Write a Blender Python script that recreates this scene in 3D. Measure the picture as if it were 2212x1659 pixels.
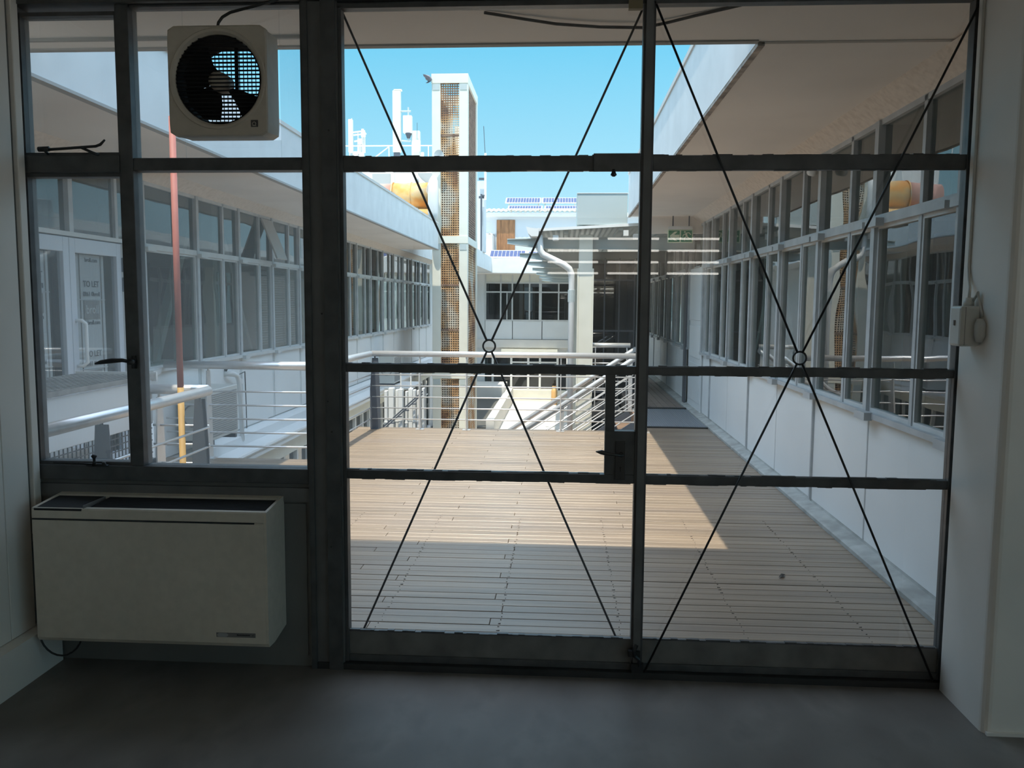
import bpy, bmesh, math, random
from mathutils import Vector, Matrix
random.seed(7)
for o in list(bpy.data.objects): bpy.data.objects.remove(o)
S = bpy.context.scene
C = S.collection
PI = math.pi
# ------------------------------------------------------------------ camera
cam = bpy.data.cameras.new('camera'); camo = bpy.data.objects.new('camera', cam); C.objects.link(camo)
W_, H_, F_ = 2212.0, 1659.0, 1800.0
cam.sensor_fit = 'HORIZONTAL'; cam.sensor_width = 36.0; cam.lens = 36.0 * F_ / W_
cam.clip_start = 0.05; cam.clip_end = 500
pt, yw, rl = math.radians(5.556), math.radians(3.473), math.radians(.372)
fw = Vector((-math.sin(yw), math.cos(yw), 0)); rt = Vector((math.cos(yw), math.sin(yw), 0)); up = Vector((0, 0, 1))
f2 = fw * math.cos(pt) - up * math.sin(pt); u2 = up * math.cos(pt) + fw * math.sin(pt)
r3 = rt * math.cos(rl) + u2 * math.sin(rl); u3 = u2 * math.cos(rl) - rt * math.sin(rl)
M = Matrix((r3, u3, -f2)).transposed().to_4x4(); M.translation = Vector((0, -3.5, 1.6))
camo.matrix_world = M
S.camera = camo
# ------------------------------------------------------------------ world
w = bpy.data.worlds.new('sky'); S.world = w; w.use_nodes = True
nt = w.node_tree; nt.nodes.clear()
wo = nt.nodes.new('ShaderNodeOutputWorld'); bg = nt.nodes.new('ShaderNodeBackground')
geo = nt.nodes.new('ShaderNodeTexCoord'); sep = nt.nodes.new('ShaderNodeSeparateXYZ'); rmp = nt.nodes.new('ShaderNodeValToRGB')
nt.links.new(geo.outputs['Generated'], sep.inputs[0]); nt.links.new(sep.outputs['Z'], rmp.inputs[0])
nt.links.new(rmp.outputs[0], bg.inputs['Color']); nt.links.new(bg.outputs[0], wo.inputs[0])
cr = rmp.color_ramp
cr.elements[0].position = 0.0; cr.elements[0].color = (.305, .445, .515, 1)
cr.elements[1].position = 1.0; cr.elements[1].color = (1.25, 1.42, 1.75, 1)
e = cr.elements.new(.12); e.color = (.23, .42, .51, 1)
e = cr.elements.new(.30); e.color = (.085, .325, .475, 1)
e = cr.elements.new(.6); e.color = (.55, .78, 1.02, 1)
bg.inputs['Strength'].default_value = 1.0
# ------------------------------------------------------------------ sun
sl = bpy.data.lights.new('sun', 'SUN'); so = bpy.data.objects.new('sun', sl); C.objects.link(so)
sl.energy = 2.5; sl.angle = math.radians(.55); sl.color = (1.0, .90, .75)
so.rotation_euler = Vector((.06, .335, -1)).to_track_quat('-Z', 'Y').to_euler()
so.location = (0, -4, 20)
# ------------------------------------------------------------------ view
S.view_settings.view_transform = 'Standard'; S.view_settings.look = 'None'
S.view_settings.exposure = 1.12; S.view_settings.gamma = 1.0
S.view_settings.use_curve_mapping = False
S.cycles.max_bounces = 14; S.cycles.transparent_max_bounces = 40; S.cycles.diffuse_bounces = 7; S.cycles.glossy_bounces = 5
S.cycles.transmission_bounces = 12; S.cycles.caustics_reflective = False; S.cycles.caustics_refractive = False
S.cycles.sample_clamp_indirect = 6.0

# ================================================================== materials
MATS = {}
def mat(name, col, rough=.6, metal=0.0, n_scale=0, n_amt=.0, bump=0.0, stretch=(1, 1, 1), rnd=0.0, spec=.5, dark=None, dark_scale=3, dark_amt=.0, detail=4):
    if name in MATS: return MATS[name]
    m = bpy.data.materials.new(name); m.use_nodes = True; t = m.node_tree; b = t.nodes['Principled BSDF']
    b.inputs['Roughness'].default_value = rough; b.inputs['Metallic'].default_value = metal
    b.inputs['Specular IOR Level'].default_value = spec
    b.inputs['Base Color'].default_value = (*col, 1)
    src = None
    if n_scale or rnd or dark_amt:
        tc = t.nodes.new('ShaderNodeTexCoord'); mp = t.nodes.new('ShaderNodeMapping')
        ge = t.nodes.new('ShaderNodeNewGeometry')
        mp.inputs['Scale'].default_value = stretch; t.links.new(ge.outputs['Position'], mp.inputs[0])
        base = t.nodes.new('ShaderNodeRGB'); base.outputs[0].default_value = (*col, 1); src = base.outputs[0]
        if n_scale:
            n = t.nodes.new('ShaderNodeTexNoise'); n.inputs['Scale'].default_value = n_scale; n.inputs['Detail'].default_value = detail
            t.links.new(mp.outputs[0], n.inputs['Vector'])
            mr = t.nodes.new('ShaderNodeMapRange'); mr.inputs[1].default_value = .3; mr.inputs[2].default_value = .7
            mr.inputs[3].default_value = 1 - n_amt; mr.inputs[4].default_value = 1 + n_amt
            t.links.new(n.outputs['Fac'], mr.inputs[0])
            mx = t.nodes.new('ShaderNodeVectorMath'); mx.operation = 'SCALE'
            t.links.new(src, mx.inputs[0]); t.links.new(mr.outputs[0], mx.inputs['Scale']); src = mx.outputs[0]
            if bump:
                bp = t.nodes.new('ShaderNodeBump'); bp.inputs['Strength'].default_value = bump; bp.inputs['Distance'].default_value = .01
                t.links.new(n.outputs['Fac'], bp.inputs['Height']); t.links.new(bp.outputs[0], b.inputs['Normal'])
        if dark_amt:
            n2 = t.nodes.new('ShaderNodeTexNoise'); n2.inputs['Scale'].default_value = dark_scale; n2.inputs['Detail'].default_value = 6
            t.links.new(mp.outputs[0], n2.inputs['Vector'])
            m2 = t.nodes.new('ShaderNodeMapRange'); m2.inputs[1].default_value = .48; m2.inputs[2].default_value = .66
            m2.inputs[3].default_value = 0; m2.inputs[4].default_value = dark_amt; t.links.new(n2.outputs['Fac'], m2.inputs[0])
            mc = t.nodes.new('ShaderNodeMix'); mc.data_type = 'RGBA'; t.links.new(m2.outputs[0], mc.inputs[0])
            t.links.new(src, mc.inputs[6]); mc.inputs[7].default_value = (*dark, 1); src = mc.outputs[2]
        if rnd:
            oi = t.nodes.new('ShaderNodeObjectInfo'); m3 = t.nodes.new('ShaderNodeMapRange')
            m3.inputs[3].default_value = 1 - rnd; m3.inputs[4].default_value = 1 + rnd; t.links.new(oi.outputs['Random'], m3.inputs[0])
            mx = t.nodes.new('ShaderNodeVectorMath'); mx.operation = 'SCALE'
            t.links.new(src, mx.inputs[0]); t.links.new(m3.outputs[0], mx.inputs['Scale']); src = mx.outputs[0]
        t.links.new(src, b.inputs['Base Color'])
    MATS[name] = m; return m
def glass(name, tint, haze=0.0, ior=1.65, hazecol=(.8, .85, .85)):
    if name in MATS: return MATS[name]
    m = bpy.data.materials.new(name); m.use_nodes = True; t = m.node_tree; t.nodes.clear()
    out = t.nodes.new('ShaderNodeOutputMaterial'); tr = t.nodes.new('ShaderNodeBsdfTransparent'); gl = t.nodes.new('ShaderNodeBsdfGlossy')
    fr = t.nodes.new('ShaderNodeFresnel'); mx = t.nodes.new('ShaderNodeMixShader')
    tr.inputs[0].default_value = (*tint, 1); gl.inputs['Roughness'].default_value = 0.0; gl.inputs[0].default_value = (1, 1, 1, 1)
    fr.inputs[0].default_value = ior
    first = tr.outputs[0]
    if haze:
        d = t.nodes.new('ShaderNodeBsdfTranslucent'); d.inputs[0].default_value = (*hazecol, 1)
        m0 = t.nodes.new('ShaderNodeMixShader')
        nz = t.nodes.new('ShaderNodeTexNoise'); nz.inputs['Scale'].default_value = 1.7; ge = t.nodes.new('ShaderNodeNewGeometry')
        t.links.new(ge.outputs['Position'], nz.inputs['Vector'])
        mr = t.nodes.new('ShaderNodeMapRange'); mr.inputs[1].default_value = .3; mr.inputs[2].default_value = .7
        mr.inputs[3].default_value = haze * .6; mr.inputs[4].default_value = haze * 1.4
        t.links.new(nz.outputs['Fac'], mr.inputs[0]); t.links.new(mr.outputs[0], m0.inputs[0])
        t.links.new(tr.outputs[0], m0.inputs[1]); t.links.new(d.outputs[0], m0.inputs[2]); first = m0.outputs[0]
    # reflect only on the outward side of each face pair keeps the pane physical for both faces
    gb_ = t.nodes.new('ShaderNodeNewGeometry'); inv = t.nodes.new('ShaderNodeMath'); inv.operation = 'SUBTRACT'; inv.inputs[0].default_value = 1.0; t.links.new(gb_.outputs['Backfacing'], inv.inputs[1])
    if 'wing' in name:
        nb = t.nodes.new('ShaderNodeTexNoise'); nb.inputs['Scale'].default_value = 1.6; nb.inputs['Detail'].default_value = 1; gp_ = t.nodes.new('ShaderNodeNewGeometry'); t.links.new(gp_.outputs['Position'], nb.inputs['Vector'])
        bq = t.nodes.new('ShaderNodeBump'); bq.inputs['Strength'].default_value = .2; bq.inputs['Distance'].default_value = .012; t.links.new(nb.outputs['Fac'], bq.inputs['Height']); t.links.new(bq.outputs[0], gl.inputs['Normal'])
    ml = t.nodes.new('ShaderNodeMath'); ml.operation = 'MULTIPLY'; t.links.new(fr.outputs[0], ml.inputs[0]); t.links.new(inv.outputs[0], ml.inputs[1])
    t.links.new(ml.outputs[0], mx.inputs[0]); t.links.new(first, mx.inputs[1]); t.links.new(gl.outputs[0], mx.inputs[2])
    t.links.new(mx.outputs[0], out.inputs[0])
    MATS[name] = m; return m
def emis(name, col, st):
    m = bpy.data.materials.new(name); m.use_nodes = True; b = m.node_tree.nodes['Principled BSDF']
    b.inputs['Base Color'].default_value = (.8, .8, .8, 1); b.inputs['Emission Color'].default_value = (*col, 1); b.inputs['Emission Strength'].default_value = st
    return m
def rust(name, stretch=(1, 1, 1)):
    m = bpy.data.materials.new(name); m.use_nodes = True; t = m.node_tree; b = t.nodes['Principled BSDF']
    b.inputs['Roughness'].default_value = .8
    ge = t.nodes.new('ShaderNodeNewGeometry'); mp = t.nodes.new('ShaderNodeMapping'); mp.inputs['Scale'].default_value = stretch
    n = t.nodes.new('ShaderNodeTexNoise'); n.inputs['Scale'].default_value = 1.6; n.inputs['Detail'].default_value = 8
    r = t.nodes.new('ShaderNodeValToRGB'); t.links.new(ge.outputs['Position'], mp.inputs[0]); t.links.new(mp.outputs[0], n.inputs['Vector'])
    t.links.new(n.outputs['Fac'], r.inputs[0]); t.links.new(r.outputs[0], b.inputs['Base Color'])
    c = r.color_ramp; c.elements[0].position = .3; c.elements[0].color = (.14, .085, .06, 1); c.elements[1].position = .62; c.elements[1].color = (.60, .55, .46, 1)
    e = c.elements.new(.40); e.color = (.30, .15, .07, 1); e = c.elements.new(.50); e.color = (.55, .33, .16, 1)
    MATS[name] = m; return m
def duct_mat():
    m = bpy.data.materials.new('rusted_galvanised'); m.use_nodes = True; t = m.node_tree; b = t.nodes['Principled BSDF']
    b.inputs['Roughness'].default_value = .6
    ge = t.nodes.new('ShaderNodeNewGeometry'); n = t.nodes.new('ShaderNodeTexNoise'); n.inputs['Scale'].default_value = 2.5; n.inputs['Detail'].default_value = 7
    r = t.nodes.new('ShaderNodeValToRGB'); t.links.new(ge.outputs['Position'], n.inputs['Vector'])
    t.links.new(n.outputs['Fac'], r.inputs[0]); t.links.new(r.outputs[0], b.inputs['Base Color'])
    c = r.color_ramp; c.elements[0].position = .32; c.elements[0].color = (.50, .50, .42, 1); c.elements[1].position = .62; c.elements[1].color = (.85, .40, .10, 1)
    e = c.elements.new(.48); e.color = (.80, .55, .24, 1)
    return m

frame_m = mat('dark_grey_frame_paint', (.075, .077, .078), .42, n_scale=14, n_amt=.25, bump=.05)
frame_l = mat('grey_jamb_paint', (.135, .135, .133), .5, n_scale=6, n_amt=.2, bump=.05)
black_m = mat('blackened_metal', (.016, .017, .018), .4)
kick_m = mat('kick_panel_paint', (.16, .155, .145), .55, n_scale=9, n_amt=.25, bump=.05)
pane_m = glass('clear_pane', (.97, .985, .985), haze=.012)
pane_l = glass('dusty_pane', (.93, .955, .965), haze=.085)
wgl_m = glass('wing_glass', (.66, .72, .70), haze=.035)
wgl_up = glass('wing_glass_upper', (.62, .66, .64), haze=.12)
dgl_m = glass('smoked_glass', (.30, .34, .34))
wood_m = mat('weathered_deck_wood', (.275, .205, .142), .36, n_scale=9, n_amt=.20, bump=.25, stretch=(.12, 2.2, 2.2), rnd=.10, dark=(.15, .115, .10), dark_scale=1.2, dark_amt=.35, spec=.6)
slab_m = mat('painted_concrete', (.74, .72, .68), .8, n_scale=2.2, n_amt=.05, bump=.12)
fascia_m = mat('white_roof_fascia', (.80, .81, .80), .8, n_scale=3, n_amt=.06, bump=.2)
soff_m = mat('cream_soffit', (.90, .84, .78), .85, n_scale=1.2, n_amt=.06, bump=.08)
cove_m = mat('flaking_plaster', (.80, .71, .62), .9, n_scale=26, n_amt=.06, bump=.3, dark=(.55, .46, .38), dark_scale=22, dark_amt=.35)
panel_m = mat('pale_wall_panel', (.78, .80, .80), .55, n_scale=1.1, n_amt=.05, rnd=.03)
post_m = mat('grey_window_frame', (.47, .49, .50), .5, n_scale=8, n_amt=.12)
postw_m = mat('pale_window_frame', (.60, .61, .60), .5, n_scale=8, n_amt=.08)
cream_m = mat('cream_steel_paint', (.78, .77, .68), .5, n_scale=4, n_amt=.04)
white_m = mat('white_paint', (.80, .80, .78), .5, n_scale=5, n_amt=.03)
grey_m = mat('blue_grey_steel', (.075, .09, .115), .45, n_scale=6, n_amt=.08)
chrome_m = mat('satin_steel_tube', (.80, .80, .80), .3, metal=.55, n_scale=20, n_amt=.05)
porch_m = mat('grey_green_steel', (.50, .56, .56), .5, n_scale=5, n_amt=.05)
rust_m = rust('rusty_mesh_paint'); duct_m = duct_mat()
rustd_m = mat('rust_brown_panel', (.20, .125, .09), .85, n_scale=5, n_amt=.35, stretch=(1, 1, 2), dark=(.42, .30, .2), dark_scale=4, dark_amt=.4)
red_m = mat('faded_red_paint', (.50, .17, .13), .6, n_scale=9, n_amt=.1)
yel_m = mat('faded_yellow_paint', (.50, .30, .08), .6, n_scale=9, n_amt=.12)
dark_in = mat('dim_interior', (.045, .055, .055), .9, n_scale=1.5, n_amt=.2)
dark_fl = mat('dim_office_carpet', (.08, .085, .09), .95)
iwall_m = mat('interior_white_paint', (.80, .765, .71), .6, n_scale=2, n_amt=.05)
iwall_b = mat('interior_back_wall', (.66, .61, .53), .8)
beige_m = mat('beige_enamel', (.62, .56, .47), .45, n_scale=30, n_amt=.05, dark=(.12, .12, .10), dark_scale=1.4, dark_amt=.12)
fanb_m = mat('aged_fan_plastic', (.52, .46, .38), .5, n_scale=20, n_amt=.05)
ipanel_m = mat('grey_green_wall_panel', (.15, .153, .148), .6, n_scale=2, n_amt=.15)
conc_m = mat('courtyard_concrete', (.74, .71, .65), .9, n_scale=1.5, n_amt=.12, bump=.3, dark=(.36, .34, .3), dark_scale=1.5, dark_amt=.4)
kerb_m = mat('worn_kerb', (.42, .43, .41), .9, n_scale=8, n_amt=.18, bump=.3, dark=(.24, .24, .22), dark_scale=5, dark_amt=.5)
doorw_m = mat('brown_plywood', (.34, .16, .07), .7, n_scale=4, n_amt=.25, stretch=(4, 1, .6))
tile_m = mat('brown_walkway_board', (.24, .185, .155), .5, n_scale=6, n_amt=.15, rnd=.12)
pvf_m = mat('aluminium_frame', (.72, .70, .64), .4, metal=.2)
pvc_m = mat('solar_cell_blue', (.035, .055, .17), .3)
green_m = mat('sign_green', (.0, .22, .09), .4)
signw_m = mat('sign_white', (.70, .82, .60), .5)
text_m = mat('grey_print', (.16, .17, .18), .7)
paper_m = mat('poster_paper', (.88, .88, .86), .7)
logo_m = mat('poster_grey_block', (.48, .45, .42), .7)
plastic_m = mat('off_white_plastic', (.62, .61, .57), .4)
shade_m = mat('window_blind', (.62, .64, .62), .7)

# ================================================================== builders
def org(o):
    return Vector(o['_o']) if o is not None and '_o' in o else Vector((0, 0, 0))
def root(name, label, cat, loc=(0, 0, 0), group=None, kind=None):
    o = bpy.data.objects.new(name, None); C.objects.link(o); o.location = loc; o['_o'] = list(loc); o.empty_display_size = .1
    if label: o['label'] = label
    if cat: o['category'] = cat
    if group: o['group'] = group
    if kind: o['kind'] = kind
    return o
def tag(o, label=None, cat=None, group=None, kind=None):
    for k, v in (('label', label), ('category', cat), ('group', group), ('kind', kind)):
        if v: o[k] = v
    return o
def link(name, me, parent, worldloc):
    o = bpy.data.objects.new(name, me); C.objects.link(o)
    if parent is not None: o.parent = parent
    o.location = Vector(worldloc) - org(parent); o['_o'] = list(worldloc)
    return o
class MB:
    def __init__(s): s.v = []; s.f = []
    def add(s, vs, fs):
        n = len(s.v); s.v += [tuple(v) for v in vs]; s.f += [tuple(i + n for i in f) for f in fs]; return s
    def box(s, x0, x1, y0, y1, z0, z1):
        return s.add([(x, y, z) for x in (x0, x1) for y in (y0, y1) for z in (z0, z1)],
                     [(0, 1, 3, 2), (4, 6, 7, 5), (0, 4, 5, 1), (2, 3, 7, 6), (0, 2, 6, 4), (1, 5, 7, 3)])
    def bar(s, a, b, wd, ht, upv=(0, 0, 1)):
        a = Vector(a); b = Vector(b); d = (b - a).normalized(); u = Vector(upv)
        sd = d.cross(u)
        if sd.length < 1e-4: sd = d.cross(Vector((1, 0, 0)))
        sd.normalize(); u = sd.cross(d)
        P = []
        for p in (a, b):
            for i, j in ((-1, -1), (1, -1), (1, 1), (-1, 1)): P.append(p + sd * i * wd / 2 + u * j * ht / 2)
        return s.add(P, [(0, 3, 2, 1), (4, 5, 6, 7), (0, 1, 5, 4), (1, 2, 6, 5), (2, 3, 7, 6), (3, 0, 4, 7)])
    def tube(s, pts, r, n=10, cap=True):
        pts = [Vector(p) for p in pts]; rs = r if isinstance(r, (list, tuple)) else [r] * len(pts)
        ring0 = len(s.v); prev = None
        for i, p in enumerate(pts):
            if i == 0: d = pts[1] - p
            elif i == len(pts) - 1: d = p - pts[i - 1]
            else: d = (pts[i + 1] - p).normalized() + (p - pts[i - 1]).normalized()
            d.normalize()
            if prev is None:
                a = d.cross(Vector((0, 0, 1)))
                if a.length < .05: a = d.cross(Vector((1, 0, 0)))
            else:
                a = prev - d * prev.dot(d)
            a.normalize(); prev = a; b = d.cross(a)
            k = 1.0
            if 0 < i < len(pts) - 1:
                c = (pts[i + 1] - p).normalized().dot((p - pts[i - 1]).normalized()); k = 1 / max(.5, math.sqrt((1 + c) / 2))
            for j in range(n):
                t = 2 * PI * j / n; s.v.append(tuple(p + (a * math.cos(t) + b * math.sin(t)) * rs[i] * (k if k < 1.3 else 1.3)))
        for i in range(len(pts) - 1):
            for j in range(n):
                q = ring0 + i * n; s.f.append((q + j, q + (j + 1) % n, q + n + (j + 1) % n, q + n + j))
        if cap:
            s.f.append(tuple(ring0 + j for j in range(n))[::-1]); q = ring0 + (len(pts) - 1) * n; s.f.append(tuple(q + j for j in range(n)))
        return s
    def prism(s, poly, fn, d0, d1):
        # poly 2-D, fn(u,v,d) -> xyz
        n = len(poly); P = [fn(u, v, d0) for u, v in poly] + [fn(u, v, d1) for u, v in poly]
        return s.add(P, [tuple(range(n))[::-1], tuple(range(n, 2 * n))] + [(i, (i + 1) % n, n + (i + 1) % n, n + i) for i in range(n)])
    def torus(s, c, R, r, ax='y', n=28, m=8):
        b = len(s.v)
        for i in range(n):
            t = 2 * PI * i / n
            for j in range(m):
                q = 2 * PI * j / m; rr = R + r * math.cos(q); h = r * math.sin(q)
                x, z = rr * math.cos(t), rr * math.sin(t)
                s.v.append((c[0] + x, c[1] + h, c[2] + z) if ax == 'y' else (c[0] + x, c[1] + z, c[2] + h))
        for i in range(n):
            for j in range(m):
                s.f.append((b + i * m + j, b + ((i + 1) % n) * m + j, b + ((i + 1) % n) * m + (j + 1) % m, b + i * m + (j + 1) % m))
        return s
    def build(s, name, m, parent=None, smooth=False, bevel=0, fix=True):
        o0 = org(parent)
        if parent is None:
            xs = [v[0] for v in s.v]; ys = [v[1] for v in s.v]; zs = [v[2] for v in s.v]
            o0 = Vector(((min(xs) + max(xs)) / 2, (min(ys) + max(ys)) / 2, min(zs)))
        me = bpy.data.meshes.new(name); me.from_pydata([tuple(Vector(v) - o0) for v in s.v], [], s.f)
        bm = bmesh.new(); bm.from_mesh(me)
        if fix: bmesh.ops.recalc_face_normals(bm, faces=bm.faces)
        if bevel: bmesh.ops.bevel(bm, geom=bm.edges[:], offset=bevel, segments=2, affect='EDGES', profile=.5)
        bm.to_mesh(me); bm.free()
        if smooth:
            for p in me.polygons: p.use_smooth = True
        me.materials.append(m)
        return link(name, me, parent, o0)
_bc = {}
def B(name, m, parent, x0, x1, y0, y1, z0, z1, bevel=0.0):
    """one box object; alike boxes share mesh data"""
    d = (round(x1 - x0, 4), round(y1 - y0, 4), round(z1 - z0, 4), m.name, bevel)
    if d not in _bc:
        me = bpy.data.meshes.new(name); bm = bmesh.new(); bmesh.ops.create_cube(bm, size=1)
        bmesh.ops.scale(bm, vec=(d[0], d[1], d[2]), verts=bm.verts)
        if bevel: bmesh.ops.bevel(bm, geom=bm.edges[:], offset=bevel, segments=1, affect='EDGES')
        bm.to_mesh(me); bm.free(); me.materials.append(m); _bc[d] = me
    return link(name, _bc[d], parent, ((x0 + x1) / 2, (y0 + y1) / 2, (z0 + z1) / 2))
def text(name, s, m, parent, loc, size, rot, ext=.001, align='CENTER'):
    cu = bpy.data.curves.new('t', 'FONT'); cu.body = s; cu.size = size; cu.extrude = ext; cu.align_x = align; cu.resolution_u = 3
    cu.offset = size * .012
    to = bpy.data.objects.new('t', cu); C.objects.link(to)
    dg = bpy.context.evaluated_depsgraph_get(); me = bpy.data.meshes.new_from_object(to.evaluated_get(dg)); bpy.data.objects.remove(to)
    me.materials.clear(); me.materials.append(m)
    o = link(name, me, parent, loc); o.rotation_euler = rot; return o

# ================================================================== ROOM (structure)
ZC = 2.87
def struct(o): o['kind'] = 'structure'; return o
struct(B('floor', mat('polished_concrete_floor', (.20, .185, .17), .5, spec=.25, n_scale=9, n_amt=.14, bump=.2, stretch=(1, .6, 1), dark=(.10, .09, .08), dark_scale=4.5, dark_amt=.5, detail=8), None, -2.5, 6, -9.2, .0, -.2, 0))
struct(B('ceiling', iwall_m, None, -2.5, 6, -9.2, -.03, ZC, 3.1))
struct(B('wall_back', iwall_b, None, -2.5, 6, -9.4, -9.2, -.2, 3.1))
wr = struct(MB().box(5.6, 5.8, -9.2, -.41, 0, .3).box(5.6, 5.8, -9.2, -.41, 2.8, ZC).box(5.6, 5.8, -1.2, -.41, .3, 2.8).box(5.6, 5.8, -9.2, -8.8, .3, 2.8).build('wall_right', iwall_m))
w2 = root('fill_window', None, None, (5.7, -5, .8), kind='structure')  # unseen window added behind the camera to brighten the room with skylight
for i in range(6):
    ya = -8.6 + i * 7.4 / 6; B('pane', pane_m, w2, 5.70, 5.706, ya + .03, ya + 7.4 / 6 - .03, .34, 2.76)
    B('mullion', frame_m, w2, 5.66, 5.74, ya - .03, ya + .03, .3, 2.8)
B('frame_rail', frame_m, w2, 5.66, 5.74, -8.8, -1.2, .3, .34); B('frame_rail', frame_m, w2, 5.66, 5.74, -8.8, -1.2, 2.76, 2.8)
wl = struct(MB().box(-2.5, -2.29, -9.2, .04, 0, ZC).build('wall_left', iwall_m))
# upright cladding boards on the near end of the left wall, lying proud of it with shadow gaps
y = -.128
for wdt in (.16, .30, .30, .30, .30, .30, .6, .6, .6):
    B('cladding_board', iwall_m, wl, -2.29, -2.272, y - wdt + .004, y, .19, ZC, .002); y -= wdt
B('gap_shade_strip', mat('gap_shade_grey', (.16, .16, .15), .8), wl, -2.29, -2.288, -.128, -.098, .19, ZC)  # grey strip: the shade of the recess put into its colour
MB().box(-2.29, -2.212, -9.1, -.04, 0, .188).build('baseboard_left', iwall_m)['kind'] = 'structure'
struct(B('trim_1', iwall_m, None, -2.29, -2.268, -.098, -.052, .19, ZC, .003))     # trim strip beside the window
# right pilaster closing the door opening, rounded arris
pl = MB(); r = .03
poly = [(1.635, .04), (1.635, -.05), (1.59, -.05), (1.59, -.41 + r)] + [(1.59 + r - r * math.cos(a), -.41 + r - r * math.sin(a)) for a in (.35, .8, 1.2)] + [(1.59 + r, -.41), (5.7, -.41), (5.7, .04)]
pl.prism(poly, lambda u, v, d: (u, v, d), 0, ZC)
struct(pl.build('wall_front', iwall_m))
B('baseboard_right', iwall_m, None, 1.60, 5.6, -.425, -.41, 0, .0 + .012)['kind'] = 'structure'
struct(B('trim_2', frame_m, None, -2.29, 1.64, -.06, .05, 2.815, ZC))       # head member over window and doors
struct(B('trim_3', mat('dark_threshold', (.03, .03, .03), .6, n_scale=6, n_amt=.3), None, -1.08, 1.62, -.045, .06, 0, .028))          # threshold under the doors
# panelled apron below the window
ap = struct(MB().box(-2.29, -1.075, -.02, .04, 0, .82).build('wall_under_window', ipanel_m))
B('rail', frame_l, ap, -2.29, -1.075, -.035, -.02, .74, .80)
B('panel', ipanel_m, ap, -2.25, -1.10, -.026, -.02, .05, .73)
# wide jamb between window and doors
jb = root('trim_4', None, None, (-1.0, 0, 0), kind='structure')
B('jamb_post', frame_l, jb, -1.078, -.935, -.035, .05, 0, 2.815)
B('jamb_strip', frame_m, jb, -1.0, -.94, -.05, -.036, 0, 2.815)
B('jamb_strip', frame_m, jb, -1.078, -1.055, -.05, -.036, 0, 2.815)
for z, x in ((.55, -.985), (1.05, -.975), (1.18, -.99), (1.55, -1.01), (2.3, -.97)):
    MB().tube([(x, -.0495, z), (x, -.052, z)], .004, 8).build('screw_hole', black_m, jb)

# ------------------------------------------------------------------ window 1 (left bay)
w1 = root('window_1', None, None, (-1.66, 0, .85), kind='structure')
fr = MB()
fr.box(-2.29, -1.078, -.045, .045, .82, .885)            # sill rail
fr.box(-2.29, -2.284, -.045, .045, .885, 2.815)          # left stile
fr.box(-1.086, -1.074, -.045, .045, .885, 2.815)          # right stile
fr.box(-1.864, -1.808, -.04, .04, .885, 2.815)            # mullion
fr.box(-1.808, -1.086, -.035, .035, 2.143, 2.195)          # transom right
fr.box(-2.284, -1.864, -.045, .045, 2.135, 2.205)        # transom left
fr.box(-1.808, -1.086, -.03, .03, 2.805, 2.815)
fr.build('window_frame', frame_m, w1, bevel=.003)
cs = MB()
for z0, z1 in ((.885, 2.135), (2.205, 2.79)):
    cs.box(-2.284, -2.276, -.03, .03, z0, z1); cs.box(-1.872, -1.864, -.03, .03, z0, z1)
    cs.box(-2.276, -1.872, -.03, .03, z0, z0 + .014); cs.box(-2.276, -1.872, -.03, .03, z1 - .016, z1)
cs.build('casement_frame', frame_m, w1)
B('pane', pane_l, w1, -2.276, -1.872, -.003, .003, .899, 2.119)
B('pane', pane_l, w1, -2.276, -1.872, -.003, .003, 2.219, 2.774)
B('pane', pane_l, w1, -1.808, -1.086, -.003, .003, .885, 2.143)
# the fan pane is cut out round the fan
pn = MB()
pn.box(-1.808, -1.595, -.003, .003, 2.195, 2.805); pn.box(-1.185, -1.086, -.003, .003, 2.195, 2.805)
pn.box(-1.595, -1.185, -.003, .003, 2.195, 2.27); pn.box(-1.595, -1.185, -.003, .003, 2.66, 2.805)
pn.build('pane', pane_l, w1)
# casement stay, handle and sill peg
st = MB()
st.tube([(-2.19, -.07, 2.222), (-1.945, -.075, 2.236), (-1.925, -.075, 2.243), (-1.905, -.075, 2.262)], [.006, .006, .006, .004], 8)
st.tube([(-2.195, -.07, 2.226), (-2.15, -.07, 2.227)], .011, 8)
st.tube([(-2.17, -.045, 2.21), (-2.17, -.07, 2.222)], .006, 8)
st.tube([(-2.01, -.072, 2.232), (-1.975, -.05, 2.215), (-1.95, -.045, 2.206)], .006, 8)
st.build('casement_stay', black_m, w1, smooth=True)
hd = MB()
hd.tube([(-1.975, -.095, 1.333), (-1.95, -.097, 1.339), (-1.90, -.095, 1.346), (-1.86, -.088, 1.348), (-1.835, -.07, 1.34)], [.004, .009, .011, .008, .007], 8)
hd.tube([(-1.832, -.04, 1.34), (-1.832, -.085, 1.34)], .012, 10); hd.box(-1.842, -1.822, -.048, -.04, 1.31, 1.365)
hd.build('casement_handle', black_m, w1, smooth=True)
pg = MB()
pg.tube([(-2.2, -.06, .898), (-1.965, -.06, .892)], .004, 8)
pg.tube([(-2.018, -.06, .885), (-2.018, -.06, .905), (-2.018, -.06, .918), (-2.018, -.06, .928), (-2.018, -.06, .935)], [.012, .006, .006, .013, .008], 10)
pg.tube([(-1.975, -.06, .885), (-1.975, -.06, .903)], .008, 8); pg.box(-2.05, -1.96, -.068, -.045, .885, .89)
pg.build('casement_peg', black_m, w1, smooth=True)

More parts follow.
